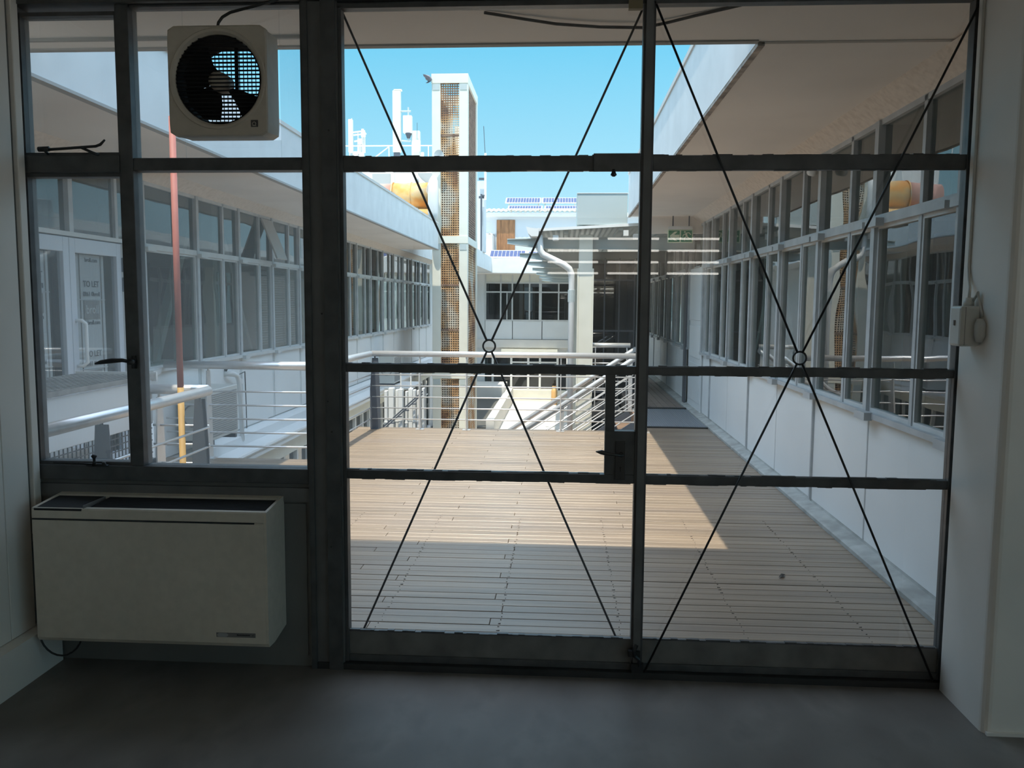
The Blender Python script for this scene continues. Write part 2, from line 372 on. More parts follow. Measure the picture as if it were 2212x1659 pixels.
# ------------------------------------------------------------------ doors
ZT0, ZT1, ZM0, ZM1, ZL0, ZL1 = 2.142, 2.198, 1.306, 1.34, .845, .882
def door(nm, x0, x1, lock):
    d = root(nm, None, None, ((x0 + x1) / 2, 0, .03), kind='structure')
    f = MB()
    sx = .016
    f.box(x0, x0 + sx, -.025, .025, .03, 2.8); f.box(x1 - sx, x1, -.025, .025, .03, 2.8)
    f.box(x0, x1, -.025, .025, 2.79, 2.812)
    for a, b in ((ZT0, ZT1), (ZM0, ZM1), (ZL0, ZL1)): f.box(x0 + sx, x1 - sx, -.022, .022, a, b)
    f.box(x0 + sx, x1 - sx, -.022, .022, .03, .06)
    gx0, gx1 = x0 + sx, x1 - sx
    if lock:
        f.box(gx1 - .125, gx1 - .085, -.022, .022, 1.068, ZM0); f.box(gx1 - .125, gx1, -.022, .022, ZL1, 1.068)
    f.build('door_frame', frame_m, d, bevel=.002)
    mk = MB(); mk.box(gx0, gx1, -.012, .012, .06, .164); mk.build('kick_panel', kick_m, d)
    # ragged dried putty along the glazing rebates
    pt_ = MB(); rr = random.Random(3)
    for zz in (ZL1, ZT1, ZM1, .164):
        x = gx0
        while x < gx1 - .05:
            L = rr.uniform(.015, .05); h = rr.uniform(.0015, .006) * (1.5 if zz < .2 else 1)
            if not (lock and zz == ZL1 and x + L > gx1 - .13): pt_.box(x, x + L, -.016, .0, zz - .001, zz + h)
            x += L
    for zz in (ZT0, ZM0, ZL0):
        x = gx0
        while x < gx1 - .05:
            L = rr.uniform(.02, .07); pt_.box(x, x + L, -.014, .0, zz - rr.uniform(.001, .005), zz + .001); x += L
    tag(pt_.build('glazing_putty', frame_m, d), kind='stuff')
    B('pane', pane_m, d, gx0, gx1, -.003, .003, ZT1, 2.79)
    B('pane', pane_m, d, gx0, gx1, -.003, .003, ZM1, ZT0)
    if lock:
        B('pane', pane_m, d, gx0, gx1 - .125, -.003, .003, ZL1, ZM0); B('pane', pane_m, d, gx1 - .085, gx1, -.003, .003, 1.068, ZM0)
    else: B('pane', pane_m, d, gx0, gx1, -.003, .003, ZL1, ZM0)
    B('pane', pane_m, d, gx0, gx1, -.003, .003, .164, ZL0)
    return d
d1 = door('door_1', -.935, .322, True)
d2 = door('door_2', .340, 1.605, False)
B('astragal', frame_l, d2, .316, .346, -.038, -.026, .03, 2.81)
B('door_jamb', frame_m, d2, 1.605, 1.637, -.04, .05, .0, 2.815)
B('door_jamb_lip', frame_l, d2, 1.60, 1.606, .026, .05, .03, 2.8)
# lock furniture
hp = MB()
hp.box(.2255, .268, -.030, -.022, .862, 1.026)
lk = hp.build('lock_plate', mat('lock_bronze', (.06, .058, .056), .35, metal=.4), d1, bevel=.002)
lv = MB()
lv.tube([(.2495, -.03, .972), (.2495, -.062, .972)], .009, 10)
lv.tube([(.252, -.062, .971), (.215, -.064, .976), (.185, -.064, .980), (.165, -.064, .985), (.142, -.064, .987)], [.006, .006, .009, .010, .002], 10)
lv.build('lever_handle', mat('lever_bronze', (.07, .068, .066), .25, metal=.5), lk, smooth=True)
kh = MB(); kh.tube([(.2475, -.0295, .915), (.2475, -.031, .915)], .0042, 10); kh.box(.2452, .2498, -.031, -.0295, .898, .914)
kh.build('keyhole', mat('keyhole_black', (.004, .004, .004), .6), lk)
for x, z in ((.231, 1.02), (.263, 1.018), (.2475, .87)):
    MB().tube([(x, -.0295, z), (x, -.0325, z)], .0028, 8).build('screw', black_m, lk)
# slip bolt on the transom
sb = MB(); sb.box(.115, .305, -.034, -.022, 2.134, 2.206)
bt = sb.build('bolt_plate', frame_m, d1, bevel=.002)
MB().tube([(.197, -.036, 2.142), (.197, -.036, 2.128), (.197, -.038, 2.119), (.197, -.036, 2.113)], [.006, .009, .013, .006], 10).build('bolt_knob', black_m, bt, smooth=True)
B('top_catch', mat('brass_catch', (.20, .16, .09), .5), d1, .245, .30, -.045, -.02, 2.765, 2.80)
# bottom bolt chain
ch = MB(); ch.tube([(.33, -.05, .155), (.318, -.055, .13), (.322, -.052, .105), (.34, -.05, .09), (.345, -.05, .06)], .008, 8); ch.box(.295, .345, -.05, -.026, .10, .125); ch.box(.31, .36, -.05, -.03, .03, .07)
ch.build('floor_bolt', black_m, d1)

# ------------------------------------------------------------------ X braces
def brace(nm, label, a, b, c, d, ring, y, R=.026):
    t = root(nm, label, 'brace', (ring[0], y, min(c[1], d[1])), group=None)
    for P in (a, b, c, d):
        v = Vector((P[0] - ring[0], 0, P[1] - ring[1])).normalized()
        MB().tube([(ring[0] + v.x * R, y, ring[1] + v.z * R), (P[0], y, P[1])], .0048, 8).build('rod', black_m, t, smooth=True)
    MB().torus((ring[0], y, ring[1]), R, .004, 'y').build('ring', black_m, t, smooth=True)
brace('cross_brace', 'thin black steel X brace with centre ring behind the left door, beside the handle', (-.928, 2.79), (.306, 2.79), (.297, .035), (-.92, .035), (-.314, 1.416), .045)
brace('cross_brace', 'thin black steel X brace with centre ring across the right door without a handle', (.353, 2.78), (1.61, 2.80), (1.565, .035), (.365, .035), (.964, 1.384), -.045)

# ------------------------------------------------------------------ window fan
fan = root('window_fan', 'aged beige plastic extractor fan fixed in the upper window pane', 'fan', (-1.39, -.06, 2.27))
FX, FZ, FR, FY = -1.397, 2.487, .181, -.135
hs = MB(); N = 64
outer = []
hx, hz = .2035, .2165
for i in range(N):
    t = 2 * PI * i / N; c_, s_ = math.cos(t), math.sin(t); k = 1 / max(abs(c_) / hx, abs(s_) / hz)
    # superellipse-ish rounded corners
    p = 20.0; k = (abs(c_ / hx) ** p + abs(s_ / hz) ** p) ** (-1 / p)
    outer.append((c_ * k, s_ * k))
rings = []
def rg(pts, y, dx=0, dz=0, sc=1.0): rings.append([(FX + u * sc + dx, y, FZ + v * sc + dz) for u, v in pts])
circ = [(math.cos(2 * PI * i / N), math.sin(2 * PI * i / N)) for i in range(N)]
rg([(u * FR * .97, v * FR * .97) for u, v in circ], .035)
rg([(u * FR * .97, v * FR * .97) for u, v in circ], FY + .012)
rg([(u * (FR + .004), v * (FR + .004)) for u, v in circ], FY)
rg([(u * (FR + .014), v * (FR + .014)) for u, v in circ], FY - .003)
rg([(u * (FR + .018), v * (FR + .018)) for u, v in circ], FY + .003)
rg(outer, FY, 0, -.008, .975); rg(outer, FY + .006, 0, -.008, 1.0); rg(outer, FY + .028, 0, -.008, 1.0)
rg(outer, FY + .03, 0, -.008, .99); rg(outer, FY + .033, 0, -.008, .99)
rg(outer, -.02, .004, -.004, .985); rg(outer, .0, .004, -.004, .985)
vs = [p for rr in rings for p in rr]; fs = []
for i in range(len(rings) - 1):
    for j in range(N): fs.append((i * N + j, i * N + (j + 1) % N, (i + 1) * N + (j + 1) % N, (i + 1) * N + j))
hs.add(vs, fs); hso = hs.build('housing', fanb_m, fan, fix=True)
for p in hso.data.polygons: p.use_smooth = False
tb = MB(); nn = 40
P = [(FX + .172 * math.cos(2 * PI * i / nn), y, FZ + .172 * math.sin(2 * PI * i / nn)) for y in (-.125, .06) for i in range(nn)]
tb.add(P, [(i, (i + 1) % nn, nn + (i + 1) % nn, nn + i) for i in range(nn)])
tb.build('throat', mat('sooty_black', (.006, .006, .007), .9), fan)
sooty = MATS['sooty_black']
gr = MB()
z = FZ - .17
while z < FZ + .17:
    hw = math.sqrt(max(0, .174 ** 2 - (z - FZ) ** 2)); gr.box(FX - hw, FX + hw, -.127, -.119, z, z + .0045); z += .0155
gr.build('front_grille', sooty, fan)
lo = MB(); z = FZ - .17
while z < FZ + .17:
    hw = math.sqrt(max(0, .17 ** 2 - (z - FZ) ** 2)); lo.box(FX - hw, FX + hw, .045, .052, z, z + .005); z += .0155 * 1.07
for k in range(-9, 10):
    x = FX + k * .0175; hh = math.sqrt(max(0, .17 ** 2 - (x - FX) ** 2)); lo.box(x, x + .003, .053, .056, FZ - hh, FZ + hh)
lo.box(FX + .008, FX + .020, .03, .044, FZ, FZ + .17)
lo.build('rear_louvre', sooty, fan)
for k, (a0, wd_) in enumerate(((-1.12, .55), (1.95, 1.05), (3.2, 1.05))):
    bl = MB(); pts = []
    for a, rr_ in ((0, .03), (.15, .09), (.05, .165), (.45, .17), (.95, .168), (1.35, .15), (1.35, .09), (1.1, .04)):
        a *= wd_; pts.append((math.cos(a0 + a) * rr_, math.sin(a0 + a) * rr_))
    bl.prism(pts, lambda u, v, d: (FX + u, d + .1 * (u * math.sin(a0) - v * math.cos(a0)), FZ + v), -.06, -.056)
    bl.build('blade', sooty, fan)
MB().tube([(FX - .01, -.03, FZ), (FX - .01, -.085, FZ), (FX - .01, -.112, FZ), (FX - .01, -.116, FZ)], [.04, .04, .036, .02], 28).build('hub', fanb_m, fan, smooth=True)
bd = MB(); bd.box(-1.262, -1.234, FY - .0012, FY + .002, 2.298, 2.325)
bdo = bd.build('badge', mat('badge_dark', (.07, .065, .06), .5), fan)
mk = MB(); mk.torus((-1.249, FY - .0015, 2.31), .007, .0012, 'y', 16, 6); mk.box(-1.257, -1.24, FY - .002, FY - .001, 2.3015, 2.303)
mk.build('badge_emblem', fanb_m, bdo)
cb = MB(); cb.tube([(-1.405, -.10, 2.69), (-1.40, -.10, 2.715), (-1.385, -.095, 2.738), (-1.355, -.09, 2.757), (-1.31, -.085, 2.77), (-1.25, -.08, 2.785), (-1.16, -.075, 2.812)], .006, 8)
cb.build('power_cable', black_m, fan, smooth=True)

# ------------------------------------------------------------------ wall console heater
ht = root('wall_convector', 'beige enamel wall console air unit with dark top grille under the window', 'heater', (-1.7, -.03, .17))
X0, X1, Y0, Y1, Z0, Z1 = -2.185, -1.195, -.25, -.03, .172, .745
cab = MB()
pr = [(Y1, Z0 + .02), (Y0 + .075, Z0), (Y0 + .01, Z0 + .004), (Y0, Z0 + .02), (Y0, .694), (Y0 + .004, .697), (Y0 + .004, .700), (Y0, .703), (Y0, Z1 - .006), (Y0 + .004, Z1), (Y0 + .03, Z1), (Y0 + .03, Z1 - .05), (-.075, Z1 - .035), (-.075, Z1 + .018), (Y1, Z1 + .02)]
cab.prism(pr, lambda u, v, d: (d, u, v), X0 + .015, X1 - .01)
for xa, xb in ((X0, X0 + .015), (X1 - .012, X1)):
    cab.prism([(Y1, Z0 + .02), (Y0 + .075, Z0), (Y0 + .01, Z0 + .004), (Y0 + .002, Z0 + .02), (Y0 + .002, Z1 - .006), (Y0 + .006, Z1), (Y1, Z1 + .02)], lambda u, v, d: (d, u, v), xa, xb)
cab.build('cabinet', beige_m, ht)
sm = MB(); sm.box(X0 + .002, X1 - .05, Y0 - .0015, Y0 + .006, .6955, .7015); sm.build('groove_shade_strip', black_m, ht)  # black strip over the front groove, painting its shade
bs = MB(); bs.prism([(Y0 + .03, Z1 - .012), (-.075, Z1), (-.075, Z1 - .04), (Y0 + .03, Z1 - .04)], lambda u, v, d: (d, u, v), X0 + .016, X1 - .014); bs.build('grille_well', sooty, ht)
gp = MB()
for i in range(14):
    y = Y0 + .034 + i * .0105; zz = Z1 - .011 + (y - Y0 - .03) * .085
    gp.box(X0 + .24, X1 - .015, y, y + .004, zz, zz + .009)
tag(gp.build('top_grille', mat('grille_black', (.014, .015, .018), .7), ht))
lid = MB(); lid.prism([(Y0 - .002, Z1 - .002), (Y0 + .03, Z1 + .002), (-.078, Z1 + .012), (-.078, Z1 + .006), (Y0 + .0, Z1 - .01)], lambda u, v, d: (d, u, v), X0 + .012, X0 + .215); lid.build('control_lid', mat('lid_black', (.010, .011, .012), .75), ht)
B('grille_divider', mat('divider_grey', (.2, .2, .2), .4), ht, X0 + .218, X0 + .222, Y0 + .005, -.078, Z1 - .005, Z1 + .012)
npl = MB(); npl.box(-1.415, -1.25, Y0 - .002, Y0 + .002, .218, .2365)
np_o = npl.build('name_strip', mat('strip_grey', (.20, .195, .19), .4, metal=.2), ht)
em = MB(); em.prism([(-1.412, .2275), (-1.405, .235), (-1.372, .235), (-1.363, .2275), (-1.372, .220), (-1.405, .220)], lambda u, v, d: (u, d, v), Y0 - .004, Y0 - .001); em.build('emblem', mat('emblem_grey', (.36, .36, .36), .4), np_o)
ln = MB()
for i, L in enumerate((.006, .003, .004, .003, .004, .003, .004, .003, .003)): ln.box(-1.328 + i * .0062, -1.328 + i * .0062 + .0045, Y0 - .003, Y0 - .0015, .2255, .2255 + .003 + L * .5)
ln.box(-1.262, -1.259, Y0 - .003, Y0 - .0015, .2255, .229)
ln.build('lettering', black_m, np_o)
B('side_clip', black_m, ht, X0 - .012, X0 - .001, -.235, -.215, .60, .63)
hc = MB(); hc.tube([(-2.195, -.235, .60), (-2.197, -.235, .30)] + [(-2.115 - .08 * math.cos(t * PI / 12), -.22 + .004 * t, .19 - .10 * math.sin(t * PI / 12)) for t in range(13)], .004, 8)
hc.build('flex_cable', black_m, ht, smooth=True)

# ------------------------------------------------------------------ utility box on pilaster
ub = root('junction_box', 'off-white plastic junction box with cable on the right pilaster', 'box', (1.56, -.2, 1.45))
o = MB().box(1.512, 1.59, -.215, -.125, 1.445, 1.60).build('box_body', plastic_m, ub, bevel=.01)
B('cover_seam', mat('seam_grey', (.2, .2, .19), .6), ub, 1.530, 1.5315, -.2156, -.1244, 1.45, 1.595)
MB().box(1.508, 1.513, -.175, -.165, 1.525, 1.545).build('cover_mark', mat('mark_grey', (.15, .13, .12), .6), ub)
MB().tube([(1.575, -.235, 1.465), (1.575, -.24, 1.49), (1.575, -.24, 1.53), (1.575, -.235, 1.55)], [.012, .02, .02, .012], 12).build('side_plug', plastic_m, ub, smooth=True)
MB().tube([(1.565, -.16, 1.60), (1.565, -.16, 1.615), (1.565, -.16, 1.632)], [.02, .02, .014], 12).build('cable_gland', plastic_m, ub, smooth=True)
MB().tube([(1.565, -.16, 1.63), (1.575, -.14, 1.67), (1.582, -.115, 1.70), (1.585, -.1, 1.75), (1.585, -.1, 2.86)], .006, 8).build('cable', plastic_m, ub, smooth=True)
MB().tube([(1.575, -.175, 1.62), (1.578, -.2, 1.65), (1.584, -.21, 1.60), (1.584, -.232, 1.56)], .005, 8).build('cable', plastic_m, ub, smooth=True)

# ------------------------------------------------------------------ lamps at back of the room (seen mirrored in the door glass)
tube_m = emis('tube_glow', (1.0, .95, .86), 3.8)
k = 0
for r_, z in enumerate((2.56, 2.385, 2.215, 2.05)):
    for xa in (-.25, .64, 1.525):
        xb = xa + .77; k += 1
        L = root('tube_lamp', 'fluorescent tube on the rear wall, %s row, %s from the left' % (('top', 'second', 'third', 'bottom')[r_], ('first', 'second', 'third')[int(round((xa + .25) / .887))]), 'lamp', (xa + .38, -9.15, z), group='tube lamps on the rear wall')
        B('batten', white_m, L, xa, xb, -9.19, -9.13, z - .012, z + .012)
        MB().tube([(xa + .01, -9.11, z), (xb - .01, -9.11, z)], .016, 8).build('tube', tube_m, L)

# ================================================================== ROOFS (outside)
EX, EY = .925, .75
rf = root('front_canopy', 'wide shaded concrete canopy slab directly over the window wall', 'canopy', (0, 0, 2.87))
MB().box(-9, 7, .05, EY, 2.87, 3.5).build('slab', soff_m, rf)
B('roof_deck', slab_m, rf, -9, 7, -9.6, .05, 3.12, 3.5)
B('drip_edge', mat('edge_grey', (.42, .41, .39), .8), rf, -3.0, EX, EY - .03, EY + .012, 2.862, 2.885)
B('conduit', mat('edge_grey2', (.36, .35, .33), .8), rf, -3.0, -1.2, .555, .575, 2.855, 2.87)
cbm = mat('black_cable', (.03, .03, .032), .6)
ct = MB(); ct.tube([(-.36, .26, 2.86), (-.2, .33, 2.855), (-.05, .39, 2.85), (.15, .44, 2.85), (.348, .458, 2.85), (.45, .41, 2.855), (.56, .34, 2.86), (.74, .227, 2.865)], .007, 8)
tag(ct.build('soffit_cable', cbm, None, smooth=True), 'sagging black cable running along the soffit above both doors', 'cable')

# ================================================================== wall builder for the wings
def wing_wall(wing, side, X, posts, y0, y1, skip=(), base=.06, panel_gaps=None, zb_glass=.93, pm=post_m, door_rng=None, upper_only=None, name='', up_m=None, low_m=None):
    """side=+1 : wall faces +X (left wing); side=-1 : faces -X (right wing)"""
    s = side
    def bx(nm, m, d0, d1, ya, yb, za, zb, par=wing):
        xa, xb = X + s * d0, X + s * d1
        return B(nm, m, par, min(xa, xb), max(xa, xb), ya, yb, za, zb)
    for i, (y, wdt) in enumerate(posts):
        inside = door_rng and door_rng[0] - .02 < y < door_rng[1] + .02
        bx('window_post', pm, -.04, .045 if wdt > .05 else .03, y - wdt / 2, y + wdt / 2, 2.15 if inside else .90, 2.75)
    ys = [y0] + [p[0] for p in posts] + [y1]
    for i in range(len(ys) - 1):
        a, b = ys[i], ys[i + 1]
        wa = posts[i - 1][1] / 2 if i else 0; wb = posts[i][1] / 2 if i < len(posts) else 0
        a2, b2 = a + wa, b - wb
        if b2 - a2 < .05: continue
        m_ = (a2 + b2) / 2
        bx('pane', up_m or wgl_up, -.004, .003, a2, b2, 2.16, 2.72)
        if door_rng and door_rng[0] < m_ < door_rng[1]: continue
        bx('pane', low_m or wgl_m, -.004, .003, a2 + .018, b2 - .018, .95, 2.08)
        f = MB()
        for (u0, u1, v0, v1) in ((a2, a2 + .02, .92, 2.10), (b2 - .02, b2, .92, 2.10), (a2 + .02, b2 - .02, .92, .945), (a2 + .02, b2 - .02, 2.078, 2.10)):
            xa, xb = X - s * .02, X + s * .022; f.box(min(xa, xb), max(xa, xb), u0, u1, v0, v1)
        f.build('sash_frame', postw_m, wing)
def segs(a, b, cut):
    if not cut or cut[0] <= a - 5 or cut[1] < a or cut[0] > b: return [(a, b)]
    r = []
    if cut[0] > a + .01: r.append((a, cut[0]))
    if cut[1] < b - .01: r.append((cut[1], b))
    return r

# ================================================================== RIGHT WING
RX = 2.0
rw = root('right_wing', 'right-hand office wing with grey-framed reflecting windows over pale panels', 'building', (RX, 5, -3))
rp = []
for k in range(18):
    y = .83 + 1.165 * k
    if y > 21.3: break
    rp.append((y, .062))
    if y + .49 < 21.3: rp.append((y + .49, .04))
RD = (8.55, 9.80)
rp = [p for p in rp if not (RD[0] - .12 < p[0] < RD[1] + .12)]
rp = sorted(rp + [(RD[0] - .05, .10), (RD[1] + .12, .24)])
wing_wall(rw, -1, RX, rp, .06, 21.6, door_rng=RD)
for a, b in segs(.06, 21.6, RD):
    B('transom', post_m, rw, RX - .05, RX + .04, a, b, 2.10, 2.16)
    B('window_sill', post_m, rw, RX - .055, RX + .04, a, b, .885, .92)
B('head_rail', post_m, rw, RX - .03, RX + .04, .06, 21.6, 2.72, 2.76)
thk = [.83 + 1.165 * k for k in range(18)]
for y in thk:
    if y > 21 or RD[0] - .3 < y < RD[1] + .3: continue
    B('stay_bracket', post_m, rw, RX - .10, RX - .05, y - .16, y + .02, .875, .925); B('stay_bracket', post_m, rw, RX - .10, RX - .05, y - .20, y - .02, 2.085, 2.135)
    B('stay_bracket', post_m, rw, RX - .09, RX - .045, y + .06, y + .20, 2.09, 2.13)
edges = [.06] + [y for y in thk if y < RD[0] - .3] + [RD[0] - .1]
edges2 = [RD[1] + .24] + [y for y in thk if RD[1] + .5 < y < 21.3] + [21.6]
for E_ in (edges, edges2):
    for a, b in zip(E_[:-1], E_[1:]):
        B('wall_panel', panel_m, rw, RX - .012, RX + .05, a + .012, b - .012, .06, .885, .004)
        B('panel_joint', post_m, rw, RX - .03 if a in thk[::2] else RX - .006, RX + .04, a - .012, a + .012, .06, .885)
# door in right wing
dr = B('side_door', panel_m, rw, RX - .02, RX + .03, RD[0], RD[1] - .02, .03, 2.14, .006)
for za, zb in ((.15, .72), (.80, 1.28), (1.36, 2.05)): B('door_inset', panel_m, dr, RX - .03, RX - .019, RD[0] + .12, RD[1] - .14, za, zb, .006)
B('push_plate', mat('plate_grey', (.35, .37, .38), .4), dr, RX - .034, RX - .02, RD[1] - .12, RD[1] - .05, .9, 1.35)
B('door_post', mat('dark_post', (.10, .105, .12), .5), rw, RX - .07, RX - .045, RD[1] + .02, RD[1] + .22, .0, 2.55)
# kerb and base
kb = MB(); kb.prism([(RX - .115, -.3), (RX - .115, .022), (RX - .10, .03), (RX - .012, .045), (RX - .005, .075), (RX + .06, .08), (RX + .06, -.3)], lambda u, v, d: (u, d, v), .02, 21.6)
kb.build('kerb', kerb_m, rw)
# canopy roof
MB().box(EX, 7, EY, 8.9, ZC, 3.5).build('roof_slab', fascia_m, rw)
B('soffit_board', soff_m, rw, EX + .02, 6.9, EY, 8.88, ZC - .012, ZC - .001)
B('roof_coping', slab_m, rw, EX - .012, 7, EY, 8.9, 3.46, 3.5)
B('soffit_drip', mat('sooty_edge', (.42, .36, .31), .9, n_scale=12, n_amt=.5), rw, EX + .002, EX + .035, EY, 8.9, ZC - .020, ZC - .002)
MB().prism([(RX - .16, ZC - .012), (RX - .03, 2.755), (RX + .05, 2.755), (RX + .05, ZC - .012)], lambda u, v, d: (u, d, v), .06, 8.9).build('cove', cove_m, rw)
MB().prism([(RX - .16, 2.76), (RX - .03, 2.755), (RX + .05, 2.755), (RX + .05, 2.8)], lambda u, v, d: (u, d, v), 8.9, 21.6).build('cove', cove_m, rw)
B('roof_slab', slab_m, rw, RX - .05, 7, 8.9, 30.98, 2.8, 3.3)
B('end_beam', soff_m, rw, EX + .25, RX, 8.82, 8.95, 2.62, ZC - .012)
# interior
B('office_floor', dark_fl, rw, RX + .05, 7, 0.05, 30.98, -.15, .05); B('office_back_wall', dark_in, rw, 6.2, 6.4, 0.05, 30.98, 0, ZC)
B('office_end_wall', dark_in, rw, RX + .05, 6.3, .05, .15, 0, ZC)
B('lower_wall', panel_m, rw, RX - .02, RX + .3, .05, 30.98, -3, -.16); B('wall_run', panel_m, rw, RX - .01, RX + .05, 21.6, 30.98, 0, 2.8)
for y, d in ((4.7, 1), (7.2, -1), (12.2, 1), (15, -1)):
    MB().bar((RX + .35, y, .1), (RX + .35, y + d * 1.6, 2.8), .09, .09).build('inner_brace', postw_m, rw)
for y in (2.6, 6.1, 10.6, 14):
    B('inner_column', postw_m, rw, RX + .28, RX + .42, y, y + .16, .05, ZC - .02)

# ------------------------------------------------------------------ security camera on right wing
sc = root('security_camera', 'small white camera on a bracket at the head of the right wing windows', 'camera', (RX - .06, 3.2, 2.62))
MB().tube([(RX - .05, 3.23, 2.66), (RX - .09, 3.2, 2.64), (RX - .11, 3.14, 2.62)], .012, 8).build('bracket', white_m, sc)
MB().tube([(RX - .11, 3.18, 2.62), (RX - .115, 3.08, 2.60)], .03, 12).build('camera_body', white_m, sc, smooth=True)

# ================================================================== LEFT WING
LX = -4.1
lw = root('left_wing', 'left-hand office wing with pale framed windows and plaster-edged soffit', 'building', (LX, 8, -3))
lp = []
for k in range(-2, 17):
    a = 3.23 + 1.2 * k
    if .2 < a < 21.7: lp.append((a, .06))
    if .2 < a + .73 < 21.7: lp.append((a + .73, .045))
LD = (2.32, 4.06)
lp = sorted(lp)
wing_wall(lw, 1, LX, lp, .06, 22.0, door_rng=LD)
for a, b in segs(.06, 22, LD):
    B('transom', postw_m, lw, LX - .04, LX + .04, a, b, 2.10, 2.155)
    B('window_sill', postw_m, lw, LX - .04, LX + .055, a, b, .885, .925)
B('transom', postw_m, lw, LX - .04, LX + .05, LD[0], LD[1], 2.125, 2.16)
B('head_rail', postw_m, lw, LX - .04, LX + .03, .06, 22, 2.72, 2.76)
for k in range(-2, 16):
    y = 3.23 + 1.2 * k
    if y < .3 or LD[0] - .2 < y < LD[1] + .1: continue
    B('stay_bracket', postw_m, lw, LX + .04, LX + .09, y - .02, y + .15, 2.08, 2.12); B('stay_bracket', postw_m, lw, LX + .055, LX + .10, y - .02, y + .13, .87, .915)
le = [.06] + [3.23 + 1.2 * k for k in range(-2, 0)] + [LD[0]]
le2 = [LD[1]] + [3.23 + 1.2 * k for k in range(1, 16)] + [22.0]
for E_ in (le, le2):
    E_ = [e_ for e_ in E_ if e_ == E_[0] or e_ > E_[0] + .15]
    for a, b in zip(E_[:-1], E_[1:]):
        B('wall_panel', panel_m, lw, LX - .05, LX + .012, a + .01, b - .01, -.02, .885, .004)
        B('panel_joint', post_m, lw, LX - .04, LX + .004, a - .01, a + .01, -.02, .885)
        if a > 4: B('panel_bead', postw_m, lw, LX + .002, LX + .02, a + .03, a + .042, -.02, .885)
# one open vent sash
vo = MB(); vo.add([(LX + .03, 7.60, 2.70), (LX + .03, 8.0, 2.70), (LX + .24, 8.0, 2.17), (LX + .24, 7.60, 2.17), (LX + .05, 7.60, 2.71), (LX + .05, 8.0, 2.71), (LX + .26, 8.0, 2.18), (LX + .26, 7.60, 2.18)], [(0, 1, 2, 3), (7, 6, 5, 4), (0, 4, 5, 1), (1, 5, 6, 2), (2, 6, 7, 3), (3, 7, 4, 0)]); tag(vo.build('open_vent', mat('vent_back', (.42, .40, .36), .5), lw))
# floor edge ledge
lg = MB(); lg.prism([(LX - .05, -.02), (LX + .10, -.09), (LX + .12, -.20), (LX + .30, -.26), (LX + .30, -.34), (LX - .05, -.34)], lambda u, v, d: (u, d, v), .06, 22); lg.build('floor_ledge', panel_m, lw)
MB().tube([(LX + .30, 5.1, -.25), (LX + .30, 22, -.25)], .03, 8).build('ledge_rail', white_m, lw)
B('lintel', cream_m, lw, LX - .05, LX + .12, .06, 22, -.62, -.34)
# lower storey
y = .5; i = 0
while y < 21.5:
    B('lower_post', white_m, lw, LX - .05, LX + .06, y - .035, y + .035, -2.2, -.62)
    B('lower_pane', dgl_m, lw, LX - .01, LX + .0, y + .035, y + .565, -2.2, -.62); B('lower_bar', white_m, lw, LX - .02, LX + .03, y + .035, y + .565, -1.18, -1.15)
    y += .6; i += 1
B('lower_wall', panel_m, lw, LX - .2, LX + .02, .06, 22, -3, -2.2)
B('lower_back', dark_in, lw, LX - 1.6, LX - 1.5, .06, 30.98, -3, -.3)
# roof
MB().box(-9, -3.0, EY, 14.2, ZC, 3.5).build('roof_slab', fascia_m, lw)
MB().box(-9, -3.0, 14.215, 16.5, ZC, 3.5).build('roof_slab', fascia_m, lw)
B('soffit_board', soff_m, lw, -8.9, -3.02, EY, 16.48, ZC - .012, ZC - .001)
B('roof_coping', slab_m, lw, -9, -2.985, EY, 16.5, 3.46, 3.5)
B('soffit_drip', mat('grey_edge3', (.42, .41, .39), .85), lw, -3.05, -2.99, EY, 16.5, ZC - .022, ZC - .002)
MB().box(-9, LX + .15, 16.5, 22, ZC, 3.5).build('roof_slab', fascia_m, lw)
MB().box(-9, -2.97, 22, 30.98, ZC, 3.45).build('roof_slab', fascia_m, lw)
MB().prism([(LX + .16, ZC - .012), (LX + .03, 2.755), (LX - .05, 2.755), (LX - .05, ZC - .012)], lambda u, v, d: (u, d, v), .06, 22).build('cove', cove_m, lw)
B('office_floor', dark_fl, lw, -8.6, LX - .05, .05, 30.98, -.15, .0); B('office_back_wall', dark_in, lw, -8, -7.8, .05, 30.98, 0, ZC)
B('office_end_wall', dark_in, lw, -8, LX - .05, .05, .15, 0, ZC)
B('wall_run', panel_m, lw, LX - .05, LX, 22, 30.98, -3, ZC)
for y, d in ((5.0, 1), (8.6, -1), (11.3, -1), (16.0, 1)):
    MB().bar((LX - .4, y, .2), (LX - .4, y + d * 1.5, 2.8), .09, .09).build('inner_brace', postw_m, lw)
for y in (4.55, 6.9, 10.6, 14.2): B('inner_column', postw_m, lw, LX - .48, LX - .34, y, y + .16, 0, ZC - .02)
# blinds in two windows
for ya, yb in ((7.68, 8.36), (8.48, 8.80), (8.86, 9.38)):
    bl = MB(); z = 1.0
    while z < 2.06: bl.bar((LX - .10, ya, z), (LX - .10, yb, z), .022, .002, upv=(.5, 0, 1)); z += .035
    tag(bl.build('venetian_blind', shade_m, lw), kind='stuff')
for ya, yb in ((12.3, 12.9), (13.1, 13.85), (14.1, 15.0)):
    B('roller_blind', shade_m, lw, LX - .13, LX - .12, ya, yb, 1.0, 2.1)
tp = MB(); tp.tube([(LX - .25, 5.05, .95), (LX - .25, 5.05, 1.10), (LX - .25, 5.02, 1.22), (LX - .25, 4.95, 1.28), (LX - .25, 4.87, 1.27), (LX - .25, 4.82, 1.22)], .01, 8)
tp.build('kitchen_tap', chrome_m, lw, smooth=True)
B('kitchen_counter', white_m, lw, LX - .6, LX - .1, 4.5, 5.5, .86, .95)
